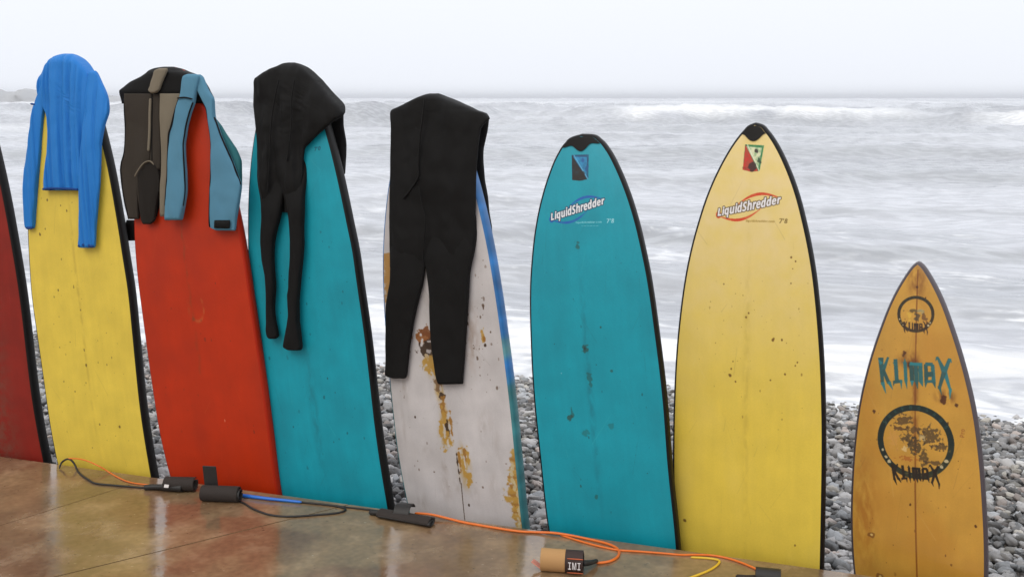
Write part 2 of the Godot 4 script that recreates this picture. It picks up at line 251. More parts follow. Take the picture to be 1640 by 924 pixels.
# ------------------------------------------------------------------ painting flat print and wear
class Canvas:
	var im: Image
	var w: int
	var h: int
	var half := 0.31
	var top: float
	var bottom: float
	var ppm: float
	var nz: FastNoiseLite

	func _init(top_: float, bottom_: float, ppm_: float, nz_: FastNoiseLite) -> void:
		top = top_
		bottom = bottom_
		ppm = ppm_
		nz = nz_
		w = int(2 * half * ppm)
		h = int((top - bottom) * ppm)
		im = Image.create(w, h, false, Image.FORMAT_RGB8)

	func px(p: Vector2) -> Vector2:
		return Vector2((p.x + half) * ppm, (top - p.y) * ppm)

	func base(c: Color, mottle: float, streak: float, tint: Color, tint_amount: float) -> void:
		for y in h:
			for x in w:
				var a := nz.get_noise_2d(x * 0.9, y * 0.9)
				var b := nz.get_noise_2d(x * 4.0 + 900.0, y * 0.35)
				var g := nz.get_noise_2d(x * 17.0, y * 17.0 + 500.0)
				var k := 1.0 + mottle * a + streak * b + 0.02 * g
				var t := clampf(nz.get_noise_2d(x * 0.5 - 300.0, y * 0.3 + 77.0) * 1.6 + 0.15, 0.0, 1.0) * tint_amount
				im.set_pixel(x, y, Color(c.r * k, c.g * k, c.b * k).lerp(tint, t))

	func put(x: int, y: int, c: Color, a: float) -> void:
		if x >= 0 and y >= 0 and x < w and y < h and a > 0.0:
			im.set_pixel(x, y, im.get_pixel(x, y).lerp(c, minf(a, 1.0)))

	func blob(at: Vector2, r: Vector2, c: Color, alpha := 1.0, rag := 0.5, freq := 3.0) -> void:
		var o := px(at)
		var rx := r.x * ppm
		var ry := r.y * ppm
		for y in range(int(o.y - ry * 1.6), int(o.y + ry * 1.6) + 1):
			for x in range(int(o.x - rx * 1.6), int(o.x + rx * 1.6) + 1):
				var d := Vector2((x - o.x) / rx, (y - o.y) / ry).length()
				d += rag * nz.get_noise_2d(x * freq, y * freq)
				put(x, y, c, alpha * smoothstep(1.1, 0.75, d))

	func smear(at: Vector2, r: Vector2, c: Color, alpha: float) -> void:
		var o := px(at)
		var rx := r.x * ppm
		var ry := r.y * ppm
		for y in range(int(o.y - ry), int(o.y + ry) + 1):
			for x in range(int(o.x - rx), int(o.x + rx) + 1):
				var d := Vector2((x - o.x) / rx, (y - o.y) / ry).length()
				put(x, y, c, alpha * smoothstep(1.0, 0.0, d) * clampf(0.6 + 1.2 * nz.get_noise_2d(x * 5.0, y * 2.0), 0.0, 1.0))

	func poly(points: Array, c: Color, alpha := 1.0, worn := 0.0) -> void:
		var q := PackedVector2Array()
		var lo := Vector2(1e9, 1e9)
		var hi := -lo
		for p in points:
			var v := px(p)
			q.append(v)
			lo = lo.min(v)
			hi = hi.max(v)
		for y in range(int(lo.y), int(hi.y) + 2):
			for x in range(int(lo.x), int(hi.x) + 2):
				var cover := 0.0
				for s in [Vector2(0.25, 0.25), Vector2(0.75, 0.25), Vector2(0.25, 0.75), Vector2(0.75, 0.75)]:
					if Geometry2D.is_point_in_polygon(Vector2(x, y) + s, q):
						cover += 0.25
				if cover > 0.0:
					if worn > 0.0:
						cover *= clampf(1.0 - worn * (0.5 + 1.8 * nz.get_noise_2d(x * 6.0, y * 6.0)), 0.0, 1.0)
					put(x, y, c, alpha * cover)

	func stroke(a: Vector2, b: Vector2, wa: float, wb: float, c: Color, alpha := 1.0) -> void:
		var d := (b - a).normalized()
		var s := Vector2(-d.y, d.x)
		poly([a + s * wa * 0.5, b + s * wb * 0.5, b - s * wb * 0.5, a - s * wa * 0.5], c, alpha)

	func ring(o: Vector2, r: float, thick: float, from: float, to: float, c: Color, alpha := 1.0, sq := 1.0) -> void:
		var q := px(o)
		var R := (r + thick) * ppm
		for y in range(int(q.y - R * sq), int(q.y + R * sq) + 2):
			for x in range(int(q.x - R), int(q.x + R) + 2):
				var v := Vector2(x - q.x, (q.y - y) / sq)
				var d := absf(v.length() / ppm - r) - thick * 0.5
				var ang := fposmod(rad_to_deg(v.angle()), 360.0)
				if ang - from >= 360.0:
					ang -= 360.0
				if ang <= to:
					put(x, y, c, alpha * clampf(0.5 - d * ppm, 0.0, 1.0) * clampf(1.1 - 0.7 * maxf(0.0, nz.get_noise_2d(x * 5.0, y * 5.0)), 0.0, 1.0))

	func text(what: String, at: Vector2, width: float, turn: float, shear: float, c: Color, grow := 0.0, bow := 0.0, tall := 1.0, swell := 0.0, alpha := 1.0) -> void:
		var tm := TextMesh.new()
		var f := SystemFont.new()
		f.font_names = ["Droid Sans"]
		f.font_weight = 700
		tm.font = f
		tm.text = what
		tm.font_size = 48
		tm.pixel_size = 0.01
		tm.depth = 0.0
		tm.curve_step = 2.0
		var box := tm.get_aabb()
		var k := width / box.size.x
		var a := tm.get_mesh_arrays()
		var v: PackedVector3Array = a[Mesh.ARRAY_VERTEX]
		var idx: PackedInt32Array = a[Mesh.ARRAY_INDEX]
		var q := PackedVector2Array()
		var mid := box.position + box.size * 0.5
		for p in v:
			var u := Vector2((p.x - mid.x) * k, (p.y - mid.y) * k * tall)
			var t := u.x / (width * 0.5)
			u.y *= 1.0 + swell * (1.0 - t * t)
			u.y += bow * (1.0 - t * t)
			u.x += shear * u.y
			q.append(px(at + u.rotated(turn)))
		var offs := [Vector2.ZERO]
		if grow > 0.0:
			offs = []
			for i in 12:
				offs.append(Vector2.from_angle(TAU * i / 12) * grow * ppm)
		var cover := {}
		for i in range(0, idx.size(), 3):
			for o in offs:
				var A: Vector2 = q[idx[i]] + o
				var B: Vector2 = q[idx[i + 1]] + o
				var C: Vector2 = q[idx[i + 2]] + o
				var lo := A.min(B).min(C)
				var hi := A.max(B).max(C)
				for y in range(int(lo.y), int(hi.y) + 1):
					for x in range(int(lo.x), int(hi.x) + 1):
						for s in 4:
							var key := Vector3i(x, y, s)
							if not cover.has(key) and Geometry2D.point_is_inside_triangle(Vector2(x + 0.25 + 0.5 * (s % 2), y + 0.25 + 0.5 * (s / 2)), A, B, C):
								cover[key] = true
		var sums := {}
		for key in cover:
			var xy := Vector2i(key.x, key.y)
			sums[xy] = sums.get(xy, 0.0) + 0.25
		for xy in sums:
			put(xy.x, xy.y, c, sums[xy] * alpha)

	func texture() -> ImageTexture:
		im.generate_mipmaps()
		return ImageTexture.create_from_image(im)

# jagged lettering of the amber board: each letter is a set of tapering strokes in a box 1 wide and 1 high
const JAG := {
	"K": [[0.25, 1.05, 0.3, 0.0, 0.26, 0.16], [0.3, 0.1, 0.55, -0.35, 0.2, 0.02], [0.02, 0.98, 0.3, 0.8, 0.02, 0.2], [0.9, 1.1, 0.4, 0.55, 0.1, 0.2], [0.4, 0.6, 0.85, 0.05, 0.16, 0.2], [0.85, 0.1, 1.15, -0.22, 0.2, 0.02], [0.1, 0.65, 0.3, 0.55, 0.02, 0.2]],
	"L": [[0.45, 1.05, 0.5, 0.05, 0.24, 0.26], [0.2, 0.08, 1.05, 0.12, 0.22, 0.2], [0.95, 0.15, 0.95, -0.25, 0.18, 0.02], [0.15, 0.9, 0.5, 0.8, 0.02, 0.18], [0.2, 0.12, 0.1, -0.1, 0.16, 0.02], [0.3, 0.5, 0.75, 0.55, 0.02, 0.04]],
	"I": [[0.5, 0.95, 0.5, 0.05, 0.32, 0.32], [0.5, 0.1, 0.62, -0.28, 0.26, 0.02], [0.1, 0.98, 0.55, 0.8, 0.02, 0.24], [0.5, 0.95, 0.45, 1.12, 0.24, 0.02]],
	"M": [[0.12, 0.92, 0.14, 0.05, 0.2, 0.22], [0.5, 0.9, 0.5, 0.05, 0.2, 0.2], [0.88, 0.92, 0.86, 0.05, 0.2, 0.22], [0.0, 0.9, 1.0, 0.86, 0.16, 0.16], [0.14, 0.1, 0.1, -0.18, 0.2, 0.02], [0.5, 0.1, 0.55, -0.3, 0.18, 0.02], [0.86, 0.1, 0.98, -0.15, 0.2, 0.02]],
	"A": [[0.2, 0.85, 0.16, 0.05, 0.2, 0.22], [0.82, 0.82, 0.86, 0.05, 0.2, 0.22], [0.15, 0.86, 0.85, 0.84, 0.2, 0.2], [0.2, 0.4, 0.85, 0.42, 0.3, 0.3], [0.15, 0.1, 0.9, 0.1, 0.16, 0.16], [0.86, 0.1, 0.98, -0.16, 0.18, 0.02], [0.16, 0.1, 0.05, -0.16, 0.18, 0.02]],
	"X": [[0.1, 1.12, 0.6, 0.5, 0.08, 0.26], [0.6, 0.55, 1.0, -0.25, 0.2, 0.1], [1.05, 1.0, 0.5, 0.4, 0.14, 0.22], [0.55, 0.5, 0.12, -0.15, 0.2, 0.14], [0.12, -0.05, 0.3, -0.4, 0.14, 0.02], [0.98, -0.1, 0.9, -0.5, 0.14, 0.02], [1.02, 0.98, 1.18, 0.85, 0.14, 0.02], [0.1, 1.1, -0.05, 0.95, 0.12, 0.02]],
}

func jagged(cv: Canvas, word: String, left: Vector2, right: Vector2, high: float, dip: float, c: Color, c2: Color) -> void:
	var wide := [1.15, 0.9, 0.6, 1.15, 1.0, 1.2]
	var total := 0.0
	for x in wide:
		total += x
	var d := right - left
	var up := Vector2(-d.y, d.x).normalized() * high
	var at := 0.0
	for i in word.length():
		var t0: float = at / total
		var wl: float = wide[i] / total
		at += wide[i]
		for s in JAG[word[i]]:
			var ta: float = t0 + wl * (0.06 + 0.86 * s[0])
			var tb: float = t0 + wl * (0.06 + 0.86 * s[2])
			var grow_a := 1.0 + dip * absf(2 * ta - 1)
			var a: Vector2 = left + d * ta + up * (0.5 + (s[1] - 0.5) * grow_a)
			var b: Vector2 = left + d * tb + up * (0.5 + (s[3] - 0.5) * grow_a)
			var unit := d.length() * wl
			cv.stroke(a, b, s[4] * unit * 1.5, s[5] * unit * 1.4, c.lerp(c2, fposmod(s[0] * 7.3 + i * 0.37, 1.0)))


# ------------------------------------------------------------------ surfboards
func frame_of(i: int) -> Transform3D:
	var s: Dictionary = BOARD_SPOTS[i]
	var b := Basis(UP, deg_to_rad(-s.yaw)) * Basis(Vector3.RIGHT, deg_to_rad(-s.lean)) * Basis(Vector3.BACK, deg_to_rad(s.roll))
	return Transform3D(b, s.at)

func rocker_of(i: int, y: float) -> float:
	var s: Dictionary = BOARD_SPOTS[i]
	var o: Array = s.outline
	var tall: float = o[o.size() - 2]
	var k := clampf((y - 0.40 * tall) / (0.60 * tall), 0.0, 1.2)
	return -s.rocker * pow(k, 2.4) - 0.02 * pow(clampf((0.35 - y) / 0.35, 0.0, 2.0), 2.0)

func board_levels(o: Array) -> Array:
	var low: float = o[0]
	var tall: float = o[o.size() - 2]
	var ys := []
	var n := 84
	for j in n + 1:
		var t := float(j) / n
		t = 1.0 - pow(1.0 - t, 1.9)
		ys.append(lerpf(low, tall, t))
	return ys

func surfboard(i: int, label: String, thick: float, deck_mat: StandardMaterial3D, cv: Canvas, rail_mat: Material, bottom_mat: Material, bumper: float) -> Node3D:
	var at := frame_of(i)
	var t := thing("surfboard", label, "surfboard", at, "surfboards standing in a row behind the promenade edge")
	var o: Array = BOARD_SPOTS[i].outline
	var ys := board_levels(o)
	# deck
	var cols := 15
	var p := PackedVector3Array()
	var uv := PackedVector2Array()
	var back := PackedVector3Array()
	for y in ys:
		var w := maxf(interp(o, y), 0.0004)
		for k in cols:
			var f := 2.0 * k / (cols - 1) - 1.0
			var x := w * f
			var crown := 0.006 * (1.0 - f * f) * minf(1.0, w / 0.15)
			p.append(Vector3(x, y, rocker_of(i, y) + crown))
			uv.append(Vector2((x + cv.half) / (2 * cv.half), (cv.top - y) / (cv.top - cv.bottom)))
			back.append(Vector3(-x, y, rocker_of(i, y) - thick - 0.012 * (1.0 - f * f) * minf(1.0, w / 0.15)))
	part("deck", grid_mesh(p, cols, false, uv), deck_mat, t)
	part("bottom", grid_mesh(back, cols, false), bottom_mat, t)
	# rail: swept round the outline from left tail over the nose to right tail
	var line := []
	for j in ys.size():
		line.append(Vector2(-interp(o, ys[j]), ys[j]))
	for j in range(ys.size() - 2, -1, -1):
		line.append(Vector2(interp(o, ys[j]), ys[j]))
	var section := [Vector2(0.0, 0.0), Vector2(0.005, -0.002), Vector2(0.009, -0.008), Vector2(0.0115, -0.018), Vector2(0.0115, -thick * 0.55), Vector2(0.009, -thick + 0.012), Vector2(0.004, -thick + 0.003), Vector2(0.0, -thick)]
	var r := PackedVector3Array()
	var rc := PackedVector2Array()
	for j in line.size():
		var d: Vector2 = (line[mini(j + 1, line.size() - 1)] - line[maxi(j - 1, 0)]).normalized()
		var out := Vector2(-d.y, d.x)
		for q in section:
			var e: Vector2 = line[j] + out * q.x
			r.append(Vector3(e.x, e.y, rocker_of(i, line[j].y) + q.y))
			rc.append(Vector2(e.x, e.y))
	part("rail", grid_mesh(r, section.size(), false, rc), rail_mat, t)
	if bumper > 0.0:
		# black nose guard with a moustache-shaped lower edge
		var bp := PackedVector3Array()
		var tall: float = o[o.size() - 2]
		for k in 25:
			var f := 2.0 * k / 24.0 - 1.0
			for j in 13:
				var g := j / 12.0
				var wl := interp(o, bumper)
				var xb := wl * f
				var yb := bumper - 0.021 * exp(-pow(xb / 0.024, 2.0)) + 0.006 * exp(-pow((absf(xb) - 0.045) / 0.02, 2.0))
				var y := lerpf(yb, tall - 0.0015, 1.0 - pow(1.0 - g, 1.7))
				var x := interp(o, y) * f
				bp.append(Vector3(x, y, rocker_of(i, y) + 0.0035 + 0.006 * (1.0 - f * f) * minf(1.0, interp(o, y) / 0.15)))
		part("nose_guard", grid_mesh(bp, 13, false), rail_mat, t)
	return t

func deck_material(cv: Canvas, rough: float, spec: float) -> StandardMaterial3D:
	var m := mat(Color.WHITE, rough, spec)
	m.albedo_texture = cv.texture()
	m.normal_enabled = true
	m.normal_texture = M.skin_normal
	m.normal_scale = 0.06
	return m

func canvas(i: int, s: int) -> Canvas:
	var o: Array = BOARD_SPOTS[i].outline
	noise.seed = s
	return Canvas.new(o[o.size() - 2] + 0.01, o[0] - 0.01, 560.0, noise)

func scratches(cv: Canvas, rng: RandomNumberGenerator, count: int, c: Color) -> void:
	for k in count:
		var a := Vector2(rng.randf_range(-0.22, 0.22), rng.randf_range(0.0, cv.top - 0.3))
		var b := a + Vector2.from_angle(PI / 2 + rng.randf_range(-0.7, 0.7)) * rng.randf_range(0.02, 0.16)
		cv.stroke(a, b, 0.0018, 0.0008, c, rng.randf_range(0.05, 0.18))

func dots(cv: Canvas, rng: RandomNumberGenerator, count: int, lo: Vector2, hi: Vector2, c: Color, small: float, big: float) -> void:
	for k in count:
		var r := lerpf(small, big, pow(rng.randf(), 4.0))
		cv.blob(Vector2(rng.randf_range(lo.x, hi.x), rng.randf_range(lo.y, hi.y)), Vector2(r, r * rng.randf_range(0.8, 2.2)), c, rng.randf_range(0.25, 0.85), 0.5, 8.0)

func build_boards() -> void:
	var rng := RandomNumberGenerator.new()
	var black := mat(rgb(20, 18, 17), 0.5, 0.3)
	# 1 dark red
	rng.seed = 11
	var cv := canvas(1, 11)
	cv.base(C.dark_red, 0.072, 0.030, rgb(105, 78, 66), 0.0)
	for y in cv.h:
		for x in cv.w:
			var k := clampf((0.19 - absf(x / cv.ppm - cv.half)) / 0.12, 0.0, 1.0)
			var g := noise.get_noise_2d(x * 2.5, y * 2.5) + 0.5 * noise.get_noise_2d(x * 14.0, y * 14.0)
			cv.put(x, y, C.dark_red_grime, k * clampf(0.5 + 0.9 * g, 0.0, 0.9))
	scratches(cv, rng, 16, rgb(70, 58, 48))
	scratches(cv, rng, 10, rgb(235, 230, 220))
	surfboard(1, "worn dark red surfboard with black rail, leftmost in the row and cut by the frame", 0.055, deck_material(cv, 0.6, 0.4), cv, black, black, 0.0)
	# 2 yellow under the blue shirt
	rng.seed = 12
	cv = canvas(2, 12)
	cv.base(C.yellow, 0.042, 0.018, C.yellow_stain, 0.10)
	cv.smear(Vector2(0.0, 0.75), Vector2(0.012, 0.9), rgb(150, 120, 50), 0.3)
	for q in [[-0.113, 0.844, 0.0035], [0.001, 0.746, 0.0035], [-0.022, 0.851, 0.003], [-0.005, 0.49, 0.005], [-0.081, 0.601, 0.003], [0.137, 0.198, 0.005], [-0.087, 0.369, 0.003], [-0.124, 1.26, 0.005], [-0.017, 1.203, 0.004], [-0.05, 1.23, 0.003], [-0.185, 1.107, 0.005], [-0.15, 1.13, 0.003], [-0.022, 0.86, 0.0025]]:
		cv.blob(Vector2(q[0], q[1]), Vector2(q[2], q[2] * 1.5), rgb(92, 70, 28), 0.8, 0.5, 8.0)
	dots(cv, rng, 70, Vector2(-0.2, 0.1), Vector2(0.2, 1.35), rgb(120, 95, 40), 0.0012, 0.004)
	scratches(cv, rng, 16, rgb(70, 58, 48))
	scratches(cv, rng, 10, rgb(235, 230, 220))
	surfboard(2, "yellow surfboard with black rail, draped with a bright blue shirt", 0.055, deck_material(cv, 0.5, 0.45), cv, black, black, 0.0)
	# 3 red
	rng.seed = 13
	cv = canvas(3, 13)
	cv.base(C.red, 0.042, 0.015, rgb(140, 36, 20), 0.25)
	for k in 26:
		var y := 1.2 - k * 0.027
		cv.smear(Vector2(-0.013 + 0.004 * sin(k * 1.7), y), Vector2(0.008 + 0.004 * rng.randf(), 0.03), rgb(120, 75, 50), rng.randf_range(0.1, 0.5))
	for k in 14:
		var a := deg_to_rad(-110.0 + 11.0 * k)
		cv.smear(Vector2(0.008 + 0.04 * cos(a), 0.80 + 0.062 * sin(a)), Vector2(0.008, 0.016), rgb(190, 120, 80), 0.55)
	cv.smear(Vector2(-0.012, 0.747), Vector2(0.014, 0.02), rgb(95, 70, 45), 0.7)
	cv.smear(Vector2(-0.03, 0.80), Vector2(0.012, 0.05), rgb(150, 90, 60), 0.4)
	cv.blob(Vector2(0.074, 0.291), Vector2(0.002, 0.007), rgb(230, 170, 150), 0.9)
	dots(cv, rng, 40, Vector2(-0.22, 0.1), Vector2(0.22, 1.2), rgb(110, 40, 25), 0.0015, 0.006)
	scratches(cv, rng, 16, rgb(70, 58, 48))
	scratches(cv, rng, 10, rgb(235, 230, 220))
	surfboard(3, "red surfboard with worn middle streak, under the brown and blue wetsuit jacket", 0.05, deck_material(cv, 0.5, 0.4), cv, mat(rgb(172, 38, 10), 0.5, 0.3), mat(rgb(150, 40, 26), 0.5), 0.0)
	# 4 teal under the black wetsuit
	rng.seed = 14
	cv = canvas(4, 14)
	cv.base(C.teal, 0.042, 0.021, rgb(22, 84, 98), 0.12)
	cv.smear(Vector2(-0.02, 0.4), Vector2(0.03, 0.5), rgb(30, 90, 100), 0.35)
	cv.text("7'0", Vector2(0.14, 1.488), 0.03, 0.03, 0.2, rgb(12, 60, 80), 0.0, 0.0, 1.0, 0.0, 0.8)
	dots(cv, rng, 60, Vector2(-0.22, 0.0), Vector2(0.22, 1.2), rgb(25, 70, 78), 0.0015, 0.006)
	scratches(cv, rng, 16, rgb(70, 58, 48))
	scratches(cv, rng, 10, rgb(235, 230, 220))
	surfboard(4, "teal surfboard with black rail, under the crumpled black wetsuit with two dangling sleeves", 0.062, deck_material(cv, 0.5, 0.4), cv, black, black, 0.0)
	# 5 scuffed white
	rng.seed = 15
	cv = canvas(5, 15)
	cv.base(C.white, 0.054, 0.015, C.white_stain, 0.45)
	var brown := rgb(150, 105, 45)
	var ochre := rgb(178, 138, 62)
	var dark := rgb(58, 42, 30)
	for q in [[-0.03, 0.42, 0.028, 0.16], [-0.035, 0.34, 0.04, 0.08], [0.04, 0.2, 0.045, 0.13], [-0.06, 0.66, 0.06, 0.12], [-0.04, 0.53, 0.03, 0.10]]:
		cv.smear(Vector2(q[0], q[1]), Vector2(q[2], q[3]), ochre, 0.95)
	for q in [[-0.085, 0.745, 0.05, 0.022, rgb(140, 84, 40)], [-0.075, 0.76, 0.03, 0.03, rgb(120, 70, 36)], [-0.072, 0.694, 0.046, 0.028, dark], [-0.05, 0.71, 0.03, 0.03, dark], [-0.06, 0.632, 0.04, 0.03, ochre], [-0.045, 0.60, 0.025, 0.025, ochre], [-0.04, 0.545, 0.016, 0.05, rgb(120, 92, 62)], [-0.03, 0.50, 0.014, 0.022, dark],
			[-0.028, 0.43, 0.015, 0.06, brown], [-0.03, 0.38, 0.022, 0.06, ochre], [-0.02, 0.36, 0.01, 0.05, dark], [-0.05, 0.345, 0.010, 0.035, ochre], [-0.035, 0.31, 0.026, 0.035, ochre], [0.0, 0.375, 0.007, 0.05, brown],
			[0.022, 0.23, 0.007, 0.055, brown], [0.035, 0.215, 0.010, 0.055, ochre], [0.05, 0.255, 0.012, 0.03, brown], [0.055, 0.16, 0.013, 0.04, ochre], [0.062, 0.235, 0.007, 0.04, ochre], [0.01, 0.2, 0.003, 0.06, dark], [0.048, 0.13, 0.008, 0.025, ochre],
			[0.192, 0.735, 0.008, 0.028, ochre], [0.196, 0.72, 0.005, 0.02, brown], [0.197, 0.70, 0.006, 0.008, dark], [0.12, 0.83, 0.012, 0.018, dark], [0.128, 0.79, 0.006, 0.012, dark], [0.13, 0.86, 0.01, 0.01, dark]]:
		cv.blob(Vector2(q[0], q[1]), Vector2(q[2], q[3]), q[4], 0.92, 1.1, 4.0)
	for q in [[-0.07, 0.685, 0.012, 0.01], [-0.04, 0.68, 0.01, 0.012], [-0.03, 0.53, 0.006, 0.012], [-0.035, 0.35, 0.006, 0.03], [-0.06, 0.725, 0.02, 0.004], [0.045, 0.22, 0.004, 0.03], [-0.024, 0.30, 0.006, 0.02]]:
		cv.blob(Vector2(q[0], q[1]), Vector2(q[2], q[3]), C.white, 0.8, 0.9, 6.0)
	for k in 30:
		var y := -0.10 + 0.36 * k / 29.0
		var edge := 0.27 - 0.045 * (0.5 + 0.5 * sin(y * 13.0 + 0.6)) - 0.02 * noise.get_noise_1d(y * 900.0)
		cv.blob(Vector2((edge + 0.30) * 0.5, y), Vector2((0.30 - edge) * 0.62, 0.014), ochre if k % 3 else brown, 0.8, 0.6, 5.0)
	for k in 10:
		cv.blob(Vector2(0.262 - 0.01 * sin(k * 0.9), 0.20 - k * 0.028), Vector2(0.008, 0.02), rgb(196, 188, 160), 0.7, 0.9, 5.0)
	for k in 24:
		cv.blob(Vector2(-0.235 + 0.01 * rng.randf(), 1.10 - k * 0.009), Vector2(0.035, 0.007), rgb(172, 128, 70), 0.9, 0.4, 5.0)
	cv.stroke(Vector2(0.015, 0.13), Vector2(0.0, -0.09), 0.004, 0.003, rgb(80, 66, 56))
	cv.blob(Vector2(0.035, 0.035), Vector2(0.004, 0.006), dark, 0.9)
	cv.blob(Vector2(-0.172, 0.41), Vector2(0.004, 0.005), dark, 0.9)
	dots(cv, rng, 60, Vector2(0.06, 0.5), Vector2(0.24, 1.05), rgb(78, 56, 40), 0.0015, 0.007)
	dots(cv, rng, 60, Vector2(-0.24, -0.1), Vector2(0.26, 0.8), rgb(110, 92, 80), 0.0012, 0.005)
	cv.smear(Vector2(0.13, 0.75), Vector2(0.07, 0.22), rgb(150, 124, 108), 0.45)
	for k in 30:
		cv.smear(Vector2(rng.randf_range(-0.25, 0.25), rng.randf_range(-0.1, 1.0)), Vector2(rng.randf_range(0.01, 0.05), rng.randf_range(0.03, 0.12)), rgb(132, 118, 108), rng.randf_range(0.1, 0.3))
	var rail := Canvas.new(1.76, -0.37, 120.0, noise)
	for y in rail.h:
		for x in rail.w:
			var m: float = rail.top - y / rail.ppm
			var n := noise.get_noise_2d(x * 6.0, y * 6.0)
			var c := rgb(38, 108, 172).lerp(rgb(54, 118, 124), smoothstep(0.62, 0.50, m + 0.05 * n))
			c = c.lerp(rgb(96, 140, 130), smoothstep(0.05, 0.0, absf(m - 0.70 + 0.05 * n)) * 0.8)
			rail.im.set_pixel(x, y, c * (1.0 + 0.25 * n))
	var rm := mat(Color.WHITE, 0.45)
	rm.albedo_texture = rail.texture()
	rm.uv1_scale = Vector3(1.0 / 0.62, -1.0 / (rail.top - rail.bottom), 1)
	rm.uv1_offset = Vector3(0.5, rail.top / (rail.top - rail.bottom), 0)
	scratches(cv, rng, 16, rgb(70, 58, 48))
	scratches(cv, rng, 10, rgb(235, 230, 220))
	surfboard(5, "scuffed white surfboard with blue rail and peeling brown patches, under black wetsuit trousers", 0.066, deck_material(cv, 0.55, 0.4), cv, rm, mat(rgb(190, 186, 184), 0.5), 0.0)
	# 6 bare teal
	rng.seed = 16
	cv = canvas(6, 16)
	cv.base(C.teal, 0.036, 0.018, rgb(22, 84, 98), 0.10)
	for q in [[-0.033, 1.15, 0.010, 0.018, 0.55], [-0.032, 0.751, 0.012, 0.016, 0.75], [-0.024, 0.632, 0.010, 0.03, 0.5], [-0.117, 0.477, 0.010, 0.014, 0.75], [-0.108, 0.49, 0.006, 0.02, 0.5], [-0.06, 0.42, 0.014, 0.014, 0.35], [0.05, 0.44, 0.014, 0.012, 0.3], [0.04, 0.83, 0.004, 0.004, 0.8], [0.07, 0.66, 0.005, 0.006, 0.6], [-0.1, 1.06, 0.003, 0.004, 0.7], [-0.04, 0.16, 0.006, 0.012, 0.5], [-0.10, 0.2, 0.004, 0.005, 0.7]]:
		cv.blob(Vector2(q[0], q[1]), Vector2(q[2], q[3]), rgb(52, 74, 66), q[4], 1.0, 6.0)
	cv.blob(Vector2(-0.032, 0.75), Vector2(0.005, 0.007), rgb(46, 44, 38), 0.8, 0.6, 6.0)
	cv.blob(Vector2(-0.138, 0.655), Vector2(0.003, 0.003), rgb(150, 190, 200), 0.9)
	cv.smear(Vector2(-0.025, 0.6), Vector2(0.02, 0.7), rgb(24, 96, 110), 0.4)
	dots(cv, rng, 50, Vector2(-0.22, 0.0), Vector2(0.22, 1.1), rgb(28, 82, 88), 0.0012, 0.004)
	shield(cv, [Vector2(-0.040, 1.503), Vector2(0.030, 1.497), Vector2(0.026, 1.402), Vector2(-0.040, 1.405)], rgb(34, 30, 30), rgb(40, 140, 190), rgb(22, 70, 110), rgb(30, 90, 150))
	logo(cv, Vector2(-0.024, 1.288), 0.225, 0.20, rgb(36, 92, 176), rgb(30, 52, 76), rgb(228, 230, 234))
	cv.text("liquidshredder.com", Vector2(0.02, 1.235), 0.105, -0.06, 0.1, rgb(150, 205, 215), 0.0, 0.0, 0.9)
	cv.stroke(Vector2(-0.01, 1.224), Vector2(0.06, 1.219), 0.0014, 0.0014, rgb(120, 190, 205))
	cv.text("7'8", Vector2(0.107, 1.234), 0.03, -0.06, 0.1, rgb(170, 214, 224))
	scratches(cv, rng, 16, rgb(70, 58, 48))
	scratches(cv, rng, 10, rgb(235, 230, 220))
	surfboard(6, "bare teal surfboard with black nose guard and a blue-ringed logo", 0.06, deck_material(cv, 0.45, 0.45), cv, black, black, 1.534)
	# 7 bare yellow
	rng.seed = 17
	cv = canvas(7, 17)
	cv.base(C.yellow, 0.030, 0.015, C.yellow_pale, 0.12)
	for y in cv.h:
		var k := smoothstep(0.35, 1.35, cv.top - y / cv.ppm) * 0.75  # paler towards the nose: sky sheen painted into the deck colour
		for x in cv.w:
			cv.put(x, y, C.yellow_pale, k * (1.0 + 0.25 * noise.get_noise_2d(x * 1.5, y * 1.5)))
	for q in [[0.098, 0.822, 0.0055], [0.13, 0.821, 0.004], [0.006, 0.915, 0.003], [-0.003, 0.90, 0.004], [-0.057, 0.702, 0.004], [-0.061, 0.678, 0.005], [0.143, 0.695, 0.004], [0.187, 0.742, 0.003], [0.163, 1.083, 0.003], [0.156, 1.124, 0.003], [0.172, 1.11, 0.003], [-0.241, 0.086, 0.006], [-0.05, 0.73, 0.003], [0.18, 0.73, 0.003], [0.09, 0.67, 0.003], [0.158, 1.03, 0.003], [-0.09, 1.02, 0.003], [0.185, 0.05, 0.004], [-0.04, 0.655, 0.003]]:
		cv.blob(Vector2(q[0], q[1]), Vector2(q[2], q[2] * 1.25), rgb(104, 72, 26), 0.85, 0.6, 8.0)
	dots(cv, rng, 60, Vector2(-0.2, 0.4), Vector2(0.22, 1.15), rgb(150, 118, 48), 0.0012, 0.0035)
	cv.smear(Vector2(0.0, 0.6), Vector2(0.02, 0.9), rgb(165, 138, 56), 0.25)
	shield(cv, [Vector2(-0.031, 1.538), Vector2(0.040, 1.532), Vector2(0.029, 1.438), Vector2(-0.034, 1.444)], rgb(196, 44, 30), rgb(214, 216, 176), rgb(40, 120, 70), rgb(40, 34, 28))
	logo(cv, Vector2(-0.005, 1.306), 0.235, 0.20, rgb(206, 66, 32), rgb(88, 70, 48), rgb(230, 228, 230))
	cv.text("liquidshredder.com", Vector2(0.04, 1.253), 0.105, -0.02, 0.1, rgb(150, 118, 46), 0.0, 0.0, 0.9)
	cv.text("7'8", Vector2(0.124, 1.255), 0.03, -0.02, 0.1, rgb(118, 96, 44))
	scratches(cv, rng, 16, rgb(70, 58, 48))
	scratches(cv, rng, 10, rgb(235, 230, 220))
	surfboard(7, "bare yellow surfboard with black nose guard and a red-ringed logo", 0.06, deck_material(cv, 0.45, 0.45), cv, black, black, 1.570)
	# 8 small amber
	rng.seed = 18
	cv = canvas(8, 18)
